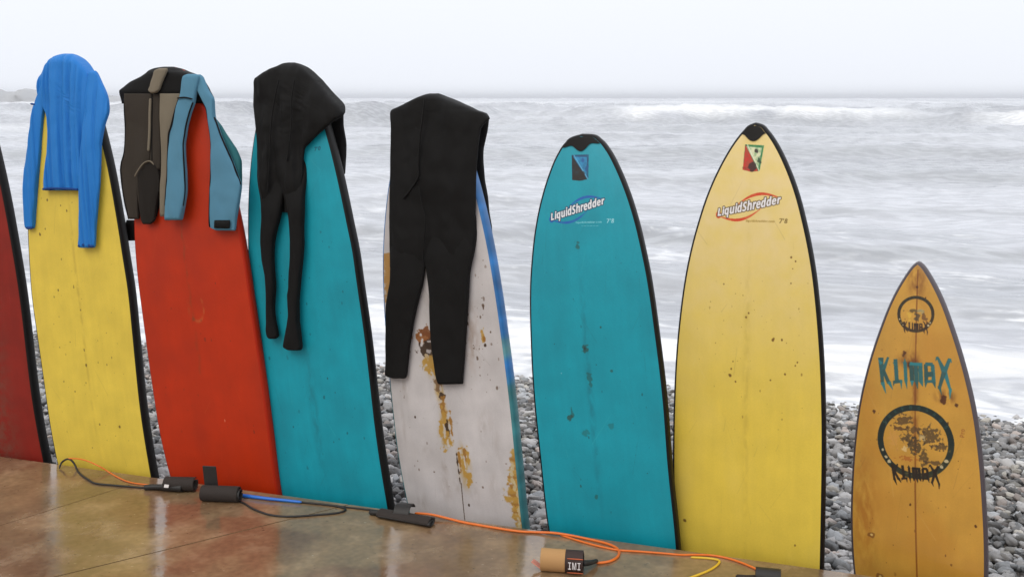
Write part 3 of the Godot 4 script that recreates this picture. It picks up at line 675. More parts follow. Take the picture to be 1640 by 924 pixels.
	cv.base(C.amber, 0.054, 0.018, C.amber_dark, 0.35)
	cv.stroke(Vector2(0.002, 1.1), Vector2(0.0, -0.4), 0.004, 0.006, rgb(120, 66, 26), 0.75)
	cv.smear(Vector2(0.0, 0.62), Vector2(0.02, 0.35), rgb(120, 64, 26), 0.6)
	cv.smear(Vector2(0.0, 1.06), Vector2(0.05, 0.09), rgb(110, 62, 28), 0.7)
	cv.smear(Vector2(-0.02, 0.775), Vector2(0.06, 0.05), rgb(96, 52, 24), 0.85)
	cv.smear(Vector2(0.10, 0.655), Vector2(0.05, 0.035), rgb(88, 46, 24), 0.9)
	cv.smear(Vector2(-0.18, 0.2), Vector2(0.07, 0.35), rgb(160, 92, 30), 0.5)
	for q in [[-0.038, 0.80, 0.006], [-0.143, 0.583, 0.005], [0.095, 0.645, 0.010], [0.0, 0.74, 0.010], [-0.02, 0.76, 0.008], [0.11, 0.56, 0.004], [0.0, 1.04, 0.004], [0.03, 1.0, 0.004], [-0.018, 0.25, 0.003], [0.2, 0.2, 0.004], [0.14, 0.63, 0.006]]:
		cv.blob(Vector2(q[0], q[1]), Vector2(q[2], q[2] * 1.4), rgb(76, 40, 20), 0.85, 0.9, 6.0)
	for q in [[-0.158, 0.114], [-0.132, -0.048]]:
		cv.blob(Vector2(q[0], q[1]), Vector2(0.014, 0.012), rgb(120, 74, 34), 0.7, 0.5, 6.0)
		cv.blob(Vector2(q[0], q[1]), Vector2(0.006, 0.006), rgb(226, 196, 120), 0.95, 0.5, 6.0)
	badge(cv, Vector2(-0.002, 0.943), 0.058, rgb(52, 44, 30))
	badge(cv, Vector2(0.0, 0.484), 0.121, rgb(28, 42, 40))
	for q in [[-0.01, 0.955, 0.024, 0.006, rgb(110, 90, 50)], [0.012, 0.955, 0.010, 0.010, rgb(170, 160, 120)], [0.004, 0.935, 0.008, 0.014, rgb(88, 76, 66)], [-0.024, 0.938, 0.008, 0.014, rgb(220, 180, 70)], [0.028, 0.93, 0.012, 0.012, rgb(150, 90, 50)],
			[-0.04, 0.56, 0.028, 0.02, rgb(104, 72, 44)], [0.0, 0.53, 0.03, 0.012, rgb(120, 80, 46)], [0.05, 0.51, 0.034, 0.03, rgb(92, 72, 50)], [0.08, 0.475, 0.026, 0.014, rgb(92, 70, 48)], [0.0, 0.47, 0.024, 0.03, rgb(74, 62, 48)], [-0.028, 0.495, 0.02, 0.02, rgb(96, 74, 50)], [0.03, 0.43, 0.012, 0.03, rgb(96, 74, 46)], [0.06, 0.415, 0.03, 0.008, rgb(110, 78, 46)],
			[-0.075, 0.49, 0.016, 0.034, rgb(206, 152, 78)], [-0.035, 0.455, 0.009, 0.012, rgb(226, 200, 150)], [0.025, 0.50, 0.010, 0.010, rgb(214, 190, 140)], [0.026, 0.498, 0.005, 0.005, rgb(70, 58, 46)], [-0.06, 0.53, 0.024, 0.008, rgb(110, 64, 34)], [-0.03, 0.42, 0.03, 0.008, rgb(170, 96, 40)]]:
		cv.blob(Vector2(q[0], q[1]), Vector2(q[2], q[3]), q[4].darkened(0.25).lerp(rgb(66, 58, 52), 0.35) if q[4].v < 0.6 else q[4], 0.72, 1.2, 9.0)
	jagged(cv, "KLIMAX", Vector2(-0.128, 0.692), Vector2(0.122, 0.706), 0.074, 0.3, rgb(46, 132, 142), rgb(52, 84, 82))
	jagged(cv, "KLIMAX", Vector2(-0.082, 0.340), Vector2(0.084, 0.354), 0.044, 0.3, rgb(30, 26, 24), rgb(46, 36, 28))
	jagged(cv, "KLIMAX", Vector2(-0.044, 0.886), Vector2(0.042, 0.888), 0.024, 0.3, rgb(52, 36, 26), rgb(66, 44, 30))
	cv.text("Pro", Vector2(0.158, 0.53), 0.03, 1.5, 0.0, rgb(140, 70, 34), 0.0, 0.0, 1.0, 0.0, 0.6)
	dots(cv, rng, 60, Vector2(-0.2, -0.1), Vector2(0.2, 0.95), rgb(110, 66, 28), 0.0012, 0.004)
	scratches(cv, rng, 16, rgb(70, 58, 48))
	scratches(cv, rng, 10, rgb(235, 230, 220))
	surfboard(8, "small pointed amber surfboard with round black badges, rightmost in the row", 0.05, deck_material(cv, 0.32, 0.5), cv, mat(rgb(74, 64, 68), 0.4), mat(rgb(150, 110, 60), 0.4), 0.0)

func shield(cv: Canvas, q: Array, left: Color, right: Color, border: Color, mark: Color) -> void:
	var a: Vector2 = q[0]
	var b: Vector2 = q[1]
	var c: Vector2 = q[2]
	var d: Vector2 = q[3]
	var m := (c + d) * 0.5 - Vector2(0, 0.005)
	cv.poly([a, b, c, m, d], border, 1.0, 0.15)
	var k := 0.10
	cv.poly([a.lerp(c, 0.07), b.lerp(d, k), c.lerp(a, k)], right, 1.0, 0.35)
	cv.poly([a.lerp(b, 0.02), c.lerp(d, 0.08), m, d], left, 1.0, 0.15)
	cv.stroke(a.lerp(b, 0.12), c.lerp(d, 0.02), 0.003, 0.003, right.lerp(Color.WHITE, 0.3))
	cv.blob(b.lerp(a, 0.45).lerp(c, 0.22), Vector2(0.007, 0.009), mark, 0.9, 0.6, 6.0)
	cv.blob(c.lerp(b, 0.35).lerp(a, 0.12), Vector2(0.008, 0.012), mark.lerp(border, 0.4), 0.9, 0.8, 6.0)
	cv.blob(c.lerp(d, 0.5) + Vector2(0, 0.014), Vector2(0.022, 0.014), Color(0.13, 0.10, 0.09), 0.8, 0.8, 5.0)

func logo(cv: Canvas, at: Vector2, width: float, turn: float, swoosh: Color, edge: Color, face: Color) -> void:
	# two crescents above and below, then the slanted name
	for side in [1.0, -1.0]:
		var out := []
		var inn := []
		for k in 21:
			var t := k / 20.0
			var x: float = lerpf(-0.20, 0.52, t) * side
			var hump := sin(PI * clampf(t * 0.95 + 0.02, 0.0, 1.0))
			out.append(at + (Vector2(x, side * (0.04 + 0.16 * hump)) * width).rotated(turn * 0.75))
			inn.append(at + (Vector2(x, side * (0.04 + 0.115 * hump)) * width).rotated(turn * 0.75))
		inn.reverse()
		cv.poly(out + inn, swoosh, 1.0, 0.2)
	cv.blob(at + (Vector2(-0.5, -0.02) * width).rotated(turn), Vector2(0.011, 0.014), swoosh, 1.0, 0.1)
	cv.text("LiquidShredder", at, width, turn, 0.28, edge, 0.0036, 0.0, 1.15, 0.25)
	cv.text("LiquidShredder", at, width, turn, 0.28, face, 0.0008, 0.0, 1.15, 0.25)

func badge(cv: Canvas, at: Vector2, r: float, ink: Color) -> void:
	cv.ring(at, r, r * 0.165, -28.0, 208.0, ink, 0.95, 1.03)
	cv.ring(at, r, r * 0.165, 208.0, 238.0, ink, 0.9, 1.03)
	cv.ring(at, r, r * 0.165, 302.0, 332.0, ink, 0.9, 1.03)
	for k in [200.0, 212.0, 222.0, 318.0, 330.0]:
		var a := deg_to_rad(k)
		cv.blob(at + Vector2(cos(a), sin(a)) * r, Vector2(r * 0.05, r * 0.05), rgb(206, 190, 150), 0.9, 0.9, 6.0)
	var word := "SURFBOARDS"
	for k in word.length():
		var a := deg_to_rad(150.0 - 120.0 * k / (word.length() - 1.0))
		cv.text(word[k], at + Vector2(cos(a), sin(a) * 1.03) * r, r * 0.075, a - PI / 2, 0.0, rgb(62, 104, 96), 0.0, 0.0, 1.0, 0.0, 0.55)


# ------------------------------------------------------------------ hung clothes
func loft(i: int, rows: Array, z0: float, front: float, back: float, how := {}) -> ArrayMesh:
	# rows: xl, yl, xr, yr ... on the board's own axes; a closed soft shape with folds on its front
	var power: float = how.get("power", 0.6)
	var amp: float = how.get("amp", 0.004)
	var fx: float = how.get("fx", 60.0)
	var fy: float = how.get("fy", 6.0)
	var top: float = how.get("top", 0.02)
	var end: float = how.get("end", 0.006)
	var shift: float = how.get("seed", 0.0)
	var wob: float = how.get("wobble", 0.0015)
	var rise: float = how.get("rise", 0.0)
	var fade: float = how.get("fade", 0.0)
	var keep: float = how.get("keep", 0.62)
	var cut: float = how.get("cut", -9.0)
	var near_z: float = how.get("thin", 0.010)
	var gain: float = how.get("gain", 1.0)
	var flat_: float = how.get("flat", power)
	var o: Array = BOARD_SPOTS[i].outline
	var tall: float = o[o.size() - 2]
	var n := rows.size() / 4
	var pts := []
	for j in n:
		pts.append([Vector3(rows[4 * j], rows[4 * j + 1], 0), Vector3(rows[4 * j + 2], rows[4 * j + 3], 0)])
	var ls := PackedVector3Array()
	var rs := PackedVector3Array()
	for j in n - 1:
		var q0: Array = pts[maxi(j - 1, 0)]
		var q1: Array = pts[j]
		var q2: Array = pts[j + 1]
		var q3: Array = pts[mini(j + 2, n - 1)]
		var k := maxi(1, int(ceil(maxf(q1[0].distance_to(q2[0]), q1[1].distance_to(q2[1])) / 0.009)))
		for s in k:
			var t := float(s) / k
			# halfway between straight and curved, so that corners stay where they are
			ls.append(q1[0].lerp(q2[0], t).lerp(q1[0].cubic_interpolate(q2[0], q0[0], q3[0], t), 0.6))
			rs.append(q1[1].lerp(q2[1], t).lerp(q1[1].cubic_interpolate(q2[1], q0[1], q3[1], t), 0.6))
	ls.append(pts[n - 1][0])
	rs.append(pts[n - 1][1])
	var m := ls.size()
	var seg: int = how.get("seg", 44)
	var p := PackedVector3Array()
	var uv := PackedVector2Array()
	var gone := 0.0
	var all := 0.0
	for j in m - 1:
		all += ((ls[j] + rs[j]) * 0.5).distance_to((ls[j + 1] + rs[j + 1]) * 0.5)
	for j in m:
		if j > 0:
			gone += ((ls[j] + rs[j]) * 0.5).distance_to((ls[j - 1] + rs[j - 1]) * 0.5)
		var c := (ls[j] + rs[j]) * 0.5
		var h := (rs[j] - ls[j]) * 0.5
		var a := clampf(gone / top, 0.0, 1.0) if top > 0.0 else 1.0
		var b := clampf((all - gone) / end, 0.0, 1.0) if end > 0.0 else 1.0
		var ease := maxf(0.12, sqrt(1.0 - (1.0 - a) * (1.0 - a))) * maxf(0.35, sqrt(1.0 - (1.0 - b) * (1.0 - b)))
		var sink: float = 0.0 if rise <= 0.0 else -how.get("sink", 0.034) * (1.0 - smoothstep(0.0, 1.0, gone / rise))
		var thin := 1.0 if fade <= 0.0 else lerpf(keep, 1.0, smoothstep(0.0, 1.0, (all - gone) / fade))
		var rk: float = rocker_of(i, minf(c.y, tall)) + sink
		var over := smoothstep(cut + 0.10, cut - 0.02, c.y)
		var zm := lerpf(z0, (z0 + front + near_z) * 0.5, over)
		var fr := z0 + front - zm
		var bk := lerpf(back, zm - near_z, over)
		var pw := lerpf(power, flat_, over)
		for k in seg:
			var ang := TAU * k / seg
			var cs := cos(ang)
			var sn := sin(ang)
			var f := signf(cs) * pow(absf(cs), 0.8)
			var v := c + h * f
			var z := zm + (fr * thin if sn > 0.0 else bk) * signf(sn) * pow(absf(sn), pw) * ease
			var w := pow(absf(sn), 0.5)
			fine.seed = 5
			var fold := fine.get_noise_2d(v.x * fx + shift * 31.0, v.y * fy + shift * 17.0) + 0.4 * fine.get_noise_2d(v.x * fx * 2.3 + 50.0, v.y * fy * 2.0 - shift * 9.0)
			if gain > 1.0:
				fold = folds.get_noise_2d(v.x * fx + shift * 31.0, v.y * fy + shift * 17.0) + 0.95 * folds.get_noise_2d(v.x * fx * 0.36 + 50.0, v.y * fy * 0.8)
				fold = fold * gain / (1.0 + absf(fold * gain)) * 1.5
			var rumple := fine.get_noise_2d(v.x * 22.0 - shift * 7.0, v.y * 22.0)
			if sn > 0.0:
				z += w * (amp * fold * clampf(0.25 + gone * 6.0, 0.25, 1.0) + amp * 0.6 * rumple)
			v.x += wob * fine.get_noise_2d(v.y * 40.0 + 20.0 * signf(cs), shift * 5.0) * absf(cs)
			p.append(Vector3(v.x, v.y, z + rk))
			uv.append(Vector2(v.x, v.y) * 8.0)
	var idx := PackedInt32Array()
	for j in m - 1:
		for k in seg:
			var a := j * seg + k
			var b := j * seg + (k + 1) % seg
			idx.append_array([a, a + seg, b, b, a + seg, b + seg])
	for e in [0, m - 1]:
		var at := p.size()
		var sum := Vector3.ZERO
		for k in seg:
			sum += p[e * seg + k]
		p.append(sum / seg)
		uv.append(uv[e * seg])
		for k in seg:
			var a: int = e * seg + k
			var b: int = e * seg + (k + 1) % seg
			idx.append_array([at, a, b] if e == 0 else [at, b, a])
	for k in p.size():
		p[k].y -= cloth_base
	return indexed(p, idx, uv)

var cloth_base := 0.0

func seam(i: int, points: Array, z: float, r: float) -> ArrayMesh:
	var out := []
	for q in points:
		out.append(Vector3(q.x, q.y - cloth_base, z + rocker_of(i, q.y)))
	return tube(out, r, 0.01, 6)

func side_of(name_: String, right: bool, from: int, to: int, inset := 0.0) -> Array:
	var rows: Array = CLOTH[name_]
	var out := []
	for j in range(from, to + 1):
		var l := Vector2(rows[4 * j], rows[4 * j + 1])
		var r := Vector2(rows[4 * j + 2], rows[4 * j + 3])
		out.append(r.lerp(l, inset) if right else l.lerp(r, inset))
	return out

func hung(i: int, called: String, label: String, category: String, low: float) -> Node3D:
	cloth_base = low
	var at := frame_of(i)
	at.origin += at.basis.y * low
	return thing(called, label, category, at)

func build_clothes() -> void:
	# blue rash shirt
	var t := hung(2, "swim_shirt", "bright blue long-sleeved swim shirt pulled over the nose of the yellow surfboard", "shirt", 1.02)
	part("torso", loft(2, CLOTH.shirt_torso, -0.028, 0.062, 0.055, {"amp": 0.0085, "gain": 3.0, "fx": 250.0, "fy": 2.2, "top": 0.05, "end": 0.004, "power": 0.38, "flat": 0.35, "cut": 1.645, "seg": 190}), M.lycra, t)
	part("sleeve", loft(2, CLOTH.shirt_sleeve_right, 0.031, 0.014, 0.016, {"amp": 0.006, "gain": 2.5, "fx": 200.0, "fy": 5.0, "seed": 2.0, "top": 0.02, "rise": 0.34, "seg": 110, "power": 0.45}), M.lycra, t)
	part("sleeve", loft(2, CLOTH.shirt_sleeve_left, 0.012, 0.018, 0.018, {"amp": 0.005, "gain": 2.5, "fx": 200.0, "fy": 6.0, "seed": 3.0, "seg": 90, "power": 0.45, "top": 0.03}), M.lycra, t)
	part("hem", seam(2, [Vector2(-0.114, 1.308), Vector2(-0.07, 1.309), Vector2(-0.02, 1.304), Vector2(0.04, 1.297), Vector2(0.084, 1.290)], 0.038, 0.006), M.lycra_dark, t)
	part("cuff", seam(2, [Vector2(0.060, 1.037), Vector2(0.10, 1.041), Vector2(0.142, 1.029)], 0.040, 0.0075), M.lycra_dark, t)
	part("cuff", seam(2, [Vector2(-0.243, 1.142), Vector2(-0.226, 1.139), Vector2(-0.206, 1.140)], 0.020, 0.0075), M.lycra_dark, t)
	part("cuff", seam(2, [Vector2(-0.176, 1.706), Vector2(-0.160, 1.702), Vector2(-0.142, 1.698)], 0.022, 0.005), M.lycra_dark, t)
	# brown and pale blue wetsuit top
	t = hung(3, "wetsuit_jacket", "brown and pale blue wetsuit jacket folded over the nose of the red surfboard", "wetsuit", 1.12)
	part("yoke", loft(3, CLOTH.vest_hood, -0.026, 0.064, 0.06, {"amp": 0.004, "fx": 20.0, "fy": 10.0, "top": 0.05, "end": 0.0, "power": 0.5, "fade": 0.06}), M.neoprene, t)
	part("panel", loft(3, CLOTH.vest_panel_left, 0.026, 0.014, 0.012, {"power": 0.35, "amp": 0.016, "fx": 36.0, "fy": 5.0, "top": 0.0, "seed": 1.0}), M.brown, t)
	part("panel", loft(3, CLOTH.vest_middle, 0.018, 0.015, 0.01, {"amp": 0.003, "top": 0.0}), M.brown, t)
	part("panel", loft(3, CLOTH.vest_panel_right, 0.026, 0.014, 0.012, {"power": 0.35, "amp": 0.014, "fx": 40.0, "fy": 5.0, "top": 0.0, "seed": 4.0}), M.beige, t)
	part("leg", loft(3, CLOTH.vest_leg, 0.028, 0.012, 0.012, {"power": 0.4, "amp": 0.010, "fx": 40.0, "seed": 5.0}), M.dark_brown, t)
	part("piping_highlight", seam(3, side_of("vest_leg", false, 2, 5, 0.04), 0.034, 0.0035), M.brown, t)  # highlight down the leg's left edge, put in as a lighter brown tube
	part("lining", loft(3, CLOTH.vest_leg_inside, 0.013, 0.008, 0.008, {"amp": 0.002}), M.neoprene, t)
	part("sleeve", loft(3, CLOTH.vest_arm_front, 0.050, 0.016, 0.016, {"power": 0.4, "amp": 0.014, "fx": 26.0, "fy": 6.0, "seed": 6.0}), M.pale_blue, t)
	part("sleeve", loft(3, CLOTH.vest_arm_back, 0.034, 0.016, 0.018, {"power": 0.4, "amp": 0.016, "fx": 22.0, "fy": 6.0, "seed": 7.0}), M.pale_blue, t)
	part("side_panel", loft(3, CLOTH.vest_arm_side, 0.000, 0.016, 0.016, {"amp": 0.004}), M.sea_green, t)
	part("collar", loft(3, CLOTH.vest_collar, 0.046, 0.014, 0.010, {"amp": 0.003}), M.beige, t)
	part("cuff", loft(3, CLOTH.vest_rear_cuff, -0.085, 0.010, 0.010, {"amp": 0.002}), M.neoprene, t)
	part("cuff", loft(3, CLOTH.vest_cuff_patch, 0.052, 0.008, 0.008, {"amp": 0.001, "top": 0.003, "end": 0.003}), M.neoprene, t)
	part("seam", seam(3, side_of("vest_arm_front", false, 4, 13, 0.03), 0.060, 0.0045), M.neoprene, t)
	part("seam", seam(3, side_of("vest_arm_front", true, 5, 13, 0.02), 0.060, 0.0035), M.neoprene, t)
	part("seam", seam(3, side_of("vest_arm_back", false, 4, 15, 0.02), 0.044, 0.0035), M.neoprene, t)
	part("seam", seam(3, side_of("vest_arm_back", true, 6, 12, 0.01), 0.036, 0.005), M.neoprene, t)
	part("seam", seam(3, [Vector2(0.072, 1.705), Vector2(0.11, 1.703), Vector2(0.15, 1.690)], 0.073, 0.0035), M.neoprene, t)
	part("seam", seam(3, side_of("vest_panel_left", false, 1, 10, 0.01), 0.036, 0.003), M.neoprene, t)
	part("zip", seam(3, [Vector2(-0.086, 1.76), Vector2(-0.090, 1.68), Vector2(-0.100, 1.56), Vector2(-0.108, 1.46)], 0.034, 0.003), M.neoprene, t)
	part("piping_highlight", seam(3, side_of("vest_panel_left", true, 1, 4, 0.03), 0.040, 0.006), M.beige, t)  # light catching the fold, put in as a beige tube along the edge
	part("piping_highlight", seam(3, [Vector2(-0.196, 1.402), Vector2(-0.172, 1.43), Vector2(-0.140, 1.455), Vector2(-0.108, 1.458), Vector2(-0.09, 1.44)], 0.048, 0.003), M.beige, t)
	# crumpled black wetsuit
	t = hung(4, "wetsuit", "crumpled black wetsuit slung over the teal surfboard with two thin sleeves hanging", "wetsuit", 0.67)
	part("torso", loft(4, CLOTH.suit_torso, -0.030, 0.072, 0.066, {"amp": 0.026, "fx": 45.0, "fy": 11.0, "top": 0.06, "end": 0.0, "power": 0.42, "flat": 0.42, "cut": 1.615, "fade": 0.12, "keep": 0.2, "seg": 90}), M.neoprene, t)
	part("rear_panel", loft(4, CLOTH.suit_flap, -0.095, 0.012, 0.016, {"amp": 0.004, "top": 0.01}), M.neoprene, t)
	part("sleeve", loft(4, CLOTH.suit_sleeve_left, 0.034, 0.020, 0.020, {"amp": 0.010, "fx": 40.0, "fy": 9.0, "seed": 3.0, "top": 0.0, "rise": 0.28, "sink": 0.05}), M.neoprene, t)
	part("sleeve", loft(4, CLOTH.suit_sleeve_right, 0.038, 0.022, 0.022, {"amp": 0.010, "fx": 40.0, "fy": 9.0, "seed": 4.0, "top": 0.0, "rise": 0.28, "sink": 0.05}), M.neoprene, t)
	part("seam", seam(4, [Vector2(0.0, 1.80), Vector2(-0.03, 1.70), Vector2(-0.05, 1.60), Vector2(-0.07, 1.45), Vector2(-0.09, 1.33)], 0.056, 0.003), M.neoprene, t)
	part("seam", seam(4, [Vector2(0.08, 1.79), Vector2(0.06, 1.70), Vector2(0.05, 1.58), Vector2(0.02, 1.45)], 0.056, 0.003), M.neoprene, t)
	# black wetsuit trousers
	t = hung(5, "wetsuit_trousers", "black wetsuit trousers folded over the scuffed white surfboard, both legs hanging", "wetsuit", 0.545)
	part("seat", loft(5, CLOTH.pants_torso, -0.032, 0.066, 0.066, {"amp": 0.022, "fx": 26.0, "fy": 7.0, "top": 0.03, "end": 0.0, "power": 0.45, "flat": 0.35, "cut": 1.615, "fade": 0.13, "keep": 0.1, "seg": 80}), M.neoprene, t)
	part("rear_panel", loft(5, CLOTH.pants_back, -0.100, 0.014, 0.016, {"amp": 0.004, "top": 0.01}), M.neoprene, t)
	part("leg", loft(5, CLOTH.pants_leg_left, 0.022, 0.018, 0.012, {"amp": 0.012, "fx": 22.0, "fy": 9.0, "seed": 3.0, "power": 0.4, "rise": 0.22, "top": 0.0}), M.neoprene, t)
	part("leg", loft(5, CLOTH.pants_leg_right, 0.022, 0.018, 0.012, {"amp": 0.012, "fx": 22.0, "fy": 9.0, "seed": 4.0, "power": 0.4, "rise": 0.22, "top": 0.0}), M.neoprene, t)
	part("seam", seam(5, [Vector2(0.025, 1.715), Vector2(0.012, 1.64), Vector2(-0.005, 1.55), Vector2(-0.018, 1.45), Vector2(-0.022, 1.40), Vector2(-0.06, 1.355), Vector2(-0.10, 1.32)], 0.046, 0.004), M.neoprene, t)
	part("seam", seam(5, [Vector2(-0.02, 1.36), Vector2(-0.012, 1.29), Vector2(0.0, 1.23), Vector2(-0.02, 1.12), Vector2(-0.03, 1.05)], 0.046, 0.0025), M.neoprene, t)


# ------------------------------------------------------------------ leashes on the promenade
func band(a: Vector3, b: Vector3, r: float, thick: float, from: float, to: float, flat := 1.0) -> ArrayMesh:
	# a strip rolled round the line a-b: open between the two angles (degrees, 0 towards the viewer's side, 90 up)
	var d := (b - a).normalized()
	var side := d.cross(UP).normalized()
	var n := 22
	var p := PackedVector3Array()
	var ring := []
	for k in n + 1:
		ring.append([deg_to_rad(lerpf(from, to, float(k) / n)), r])
	for k in n + 1:
		ring.append([deg_to_rad(lerpf(to, from, float(k) / n)), r - thick])
	for s in [0.0, 0.02, 0.5, 0.98, 1.0]:
		for q in ring:
			var rr: float = q[1]
			if s == 0.0 or s == 1.0:
				rr = r - thick * 0.5 + (rr - r + thick * 0.5) * 0.6
			var ang: float = q[0]
			p.append(a.lerp(b, s) + side * cos(ang) * rr + UP * sin(ang) * rr * flat)
	var m := ring.size()
	var idx := PackedInt32Array()
	for j in 4:
		for i in m:
			var A := j * m + i
			var B := j * m + (i + 1) % m
			idx.append_array([A, A + m, B, B, A + m, B + m])
	for e in [0, 4]:
		for k in n:
			var A: int = e * m + k
			var B: int = e * m + k + 1
			var C: int = e * m + m - 1 - k
			var D: int = e * m + m - 2 - k
			idx.append_array([A, B, C, B, D, C] if e == 0 else [A, C, B, B, C, D])
	return indexed(p, idx)

func local(list: Array, at: Vector3) -> Array:
	var out := []
	for q in list:
		out.append(q - at)
	return out

func leash(at: Vector3, label: String) -> Node3D:
	return thing("surfboard_leash", label, "leash", Transform3D(Basis(), at), "leashes lying along the foot of the boards")

func build_leashes() -> void:
	var rubber := mat(rgb(34, 31, 30), 0.55)
	var webbing := mat(rgb(46, 38, 34), 0.85)
	var orange := mat(rgb(226, 112, 34), 0.35)
	var blue := mat(rgb(40, 112, 206), 0.35)
	var at := Vector3(-1.47, 0, -4.262)
	var t := leash(at, "black and thin orange leash looped before the yellow board under the shirt")
	part("cord", tube(local(CORDS.black1, at), 0.0045), rubber, t)
	part("cord", tube(local(CORDS.orange1, at), 0.003), orange, t)
	var c := part("cuff", band(Vector3(-0.055, 0.031, 0.0), Vector3(0.082, 0.033, 0.012), 0.032, 0.006, -200, 120, 0.95), webbing, t)
	part("tab", band(Vector3(-0.062, 0.02, 0.004), Vector3(0.03, 0.022, 0.022), 0.024, 0.005, -150, 70, 0.8), rubber, c)
	part("swivel", tube([Vector3(-0.15, 0.012, 0.0), Vector3(-0.11, 0.016, 0.002), Vector3(-0.05, 0.018, 0.008)], 0.012, 0.01, 10), rubber, t)
	var w := part("label_patch", box_mesh(Vector3(0.022, 0.014, 0.003), 0.001), mat(rgb(214, 208, 206), 0.6), t)
	w.transform = Transform3D(Basis(UP, deg_to_rad(-12)) * Basis(Vector3.RIGHT, -0.5), Vector3(-0.035, 0.036, 0.044))
	at = Vector3(-1.245, 0, -4.138)
	t = leash(at, "black leash with a blue-sleeved cord and a black cuff whose strap stands up")
	part("cord", tube(local(CORDS.black2, at), 0.0045), rubber, t)
	part("cord", tube(local(CORDS.black3, at), 0.004), rubber, t)
	part("cord_sleeve", tube(local(CORDS.blue2, at), 0.0085, 0.015, 10, 0.6), blue, t)
	part("cuff", band(Vector3(-0.083, 0.034, -0.008), Vector3(0.080, 0.034, 0.008), 0.034, 0.006, -210, 140), webbing, t)
	part("inner_strap", band(Vector3(-0.070, 0.032, -0.004), Vector3(0.088, 0.032, 0.012), 0.026, 0.005, -180, 160), rubber, t)
	var f := part("strap", box_mesh(Vector3(0.066, 0.105, 0.006), 0.002), rubber, t)
	f.transform = Transform3D(Basis(UP, deg_to_rad(-16)) * Basis(Vector3.BACK, 0.06), Vector3(-0.052, 0.092, -0.035))
	at = Vector3(-0.44, 0, -3.935)
	t = leash(at, "flattened black leash cuff between the teal board and the white board")
	part("cuff", band(Vector3(-0.105, 0.016, -0.042), Vector3(0.115, 0.017, 0.052), 0.034, 0.007, -200, 110, 0.48), webbing, t)
	part("cuff_lining", band(Vector3(-0.10, 0.014, -0.03), Vector3(0.118, 0.015, 0.062), 0.026, 0.005, -180, 90, 0.45), rubber, t)
	part("strap", band(Vector3(-0.035, 0.012, -0.040), Vector3(0.030, 0.014, -0.022), 0.046, 0.006, 5, 150, 1.0), rubber, t)
	part("swivel", tube([Vector3(-0.150, 0.010, -0.060), Vector3(-0.115, 0.014, -0.045), Vector3(-0.08, 0.016, -0.03)], 0.012, 0.01, 10), rubber, t)
	at = Vector3(0.185, 0, -3.495)
	t = leash(at, "orange leash curling to a tan and black ankle cuff on the wet concrete")
	part("cord", tube(local(CORDS.orange4, at), 0.0052), orange, t)
	var tan_ := mat(rgb(178, 136, 88), 0.85)
	var a := Vector3(-0.078, 0.041, 0.002)
	var b := Vector3(0.075, 0.041, 0.024)
	part("cuff", band(a, a.lerp(b, 0.58), 0.042, 0.005, -120, 100), tan_, t)
	c = part("cuff_label", band(a.lerp(b, 0.58), b, 0.0415, 0.005, -120, 100), mat(rgb(52, 34, 30), 0.7), t)
	part("cuff_lining", band(a + Vector3(0.01, 0, 0), b, 0.035, 0.006, -240, 140), rubber, t)
	for y in [0.066, 0.012]:
		part("stripe", tube([a.lerp(b, 0.60) + Vector3(0, y - 0.041, 0.036), b + Vector3(-0.004, y - 0.041, 0.036)], 0.0022, 0.02, 6), mat(rgb(190, 92, 52), 0.6), c)
	var tm := TextMesh.new()
	var fn := SystemFont.new()
	fn.font_names = ["Droid Sans Mono"]
	fn.font_weight = 700
	tm.font = fn
	tm.text = "IMI"
	tm.font_size = 32
	tm.pixel_size = 0.00085
	tm.depth = 0.002
	var tx := part("lettering", tm, mat(rgb(232, 226, 226), 0.6), c)
	tx.transform = Transform3D(Basis(UP, deg_to_rad(-8.4)) * Basis(Vector3.RIGHT, -0.12) * Basis.from_scale(Vector3(1.05, 1.25, 1.0)), a.lerp(b, 0.79) + Vector3(-0.004, 0.0, 0.0435))
	var tail := part("tail_strap", box_mesh(Vector3(0.045, 0.004, 0.026), 0.001), mat(rgb(214, 140, 122), 0.8), t)
	tail.transform = Transform3D(Basis(UP, -0.4) * Basis(Vector3.BACK, -0.5), Vector3(-0.092, 0.020, 0.0))
	part("swivel", tube([b + Vector3(-0.004, -0.008, -0.004), b + Vector3(0.028, -0.018, -0.03), b + Vector3(0.056, -0.026, -0.064)], 0.012, 0.01, 10, 0.6), rubber, t)
	at = Vector3(0.90, 0, -3.385)
	t = leash(at, "thin orange leash running to a black cuff in front of the bare yellow board")
	part("cord", tube(local(CORDS.orange5, at), 0.0042), orange, t)
	part("cuff", band(Vector3(-0.035, 0.030, 0.0), Vector3(0.05, 0.030, 0.02), 0.031, 0.006, -200, 130), rubber, t)
	part("swivel", tube([Vector3(-0.10, 0.012, -0.02), Vector3(-0.06, 0.014, -0.01), Vector3(-0.03, 0.02, 0.0)], 0.012, 0.01, 10), webbing, t)
	at = Vector3(0.69, 0, -3.46)
	t = leash(at, "short loop of yellow cord on the concrete before the bare yellow board")
	part("cord", tube(local(CORDS.yellow6, at), 0.0045), mat(rgb(222, 182, 50), 0.35), t)


# ------------------------------------------------------------------ setting
func seamless(size: int, freq: float, octaves: int, s: int, type := FastNoiseLite.TYPE_SIMPLEX_SMOOTH) -> Image:
	var n := FastNoiseLite.new()
	n.noise_type = type
	n.frequency = freq
	n.fractal_octaves = octaves
	n.seed = s
	return n.get_seamless_image(size, size)

func normal_from(im: Image, strength: float) -> ImageTexture:
	var k := Image.create_from_data(im.get_width(), im.get_height(), false, Image.FORMAT_L8, im.get_data()) if im.get_format() == Image.FORMAT_L8 else im.duplicate()
	k.convert(Image.FORMAT_RGBA8)
	k.bump_map_to_normal_map(strength)
	return ImageTexture.create_from_image(k)

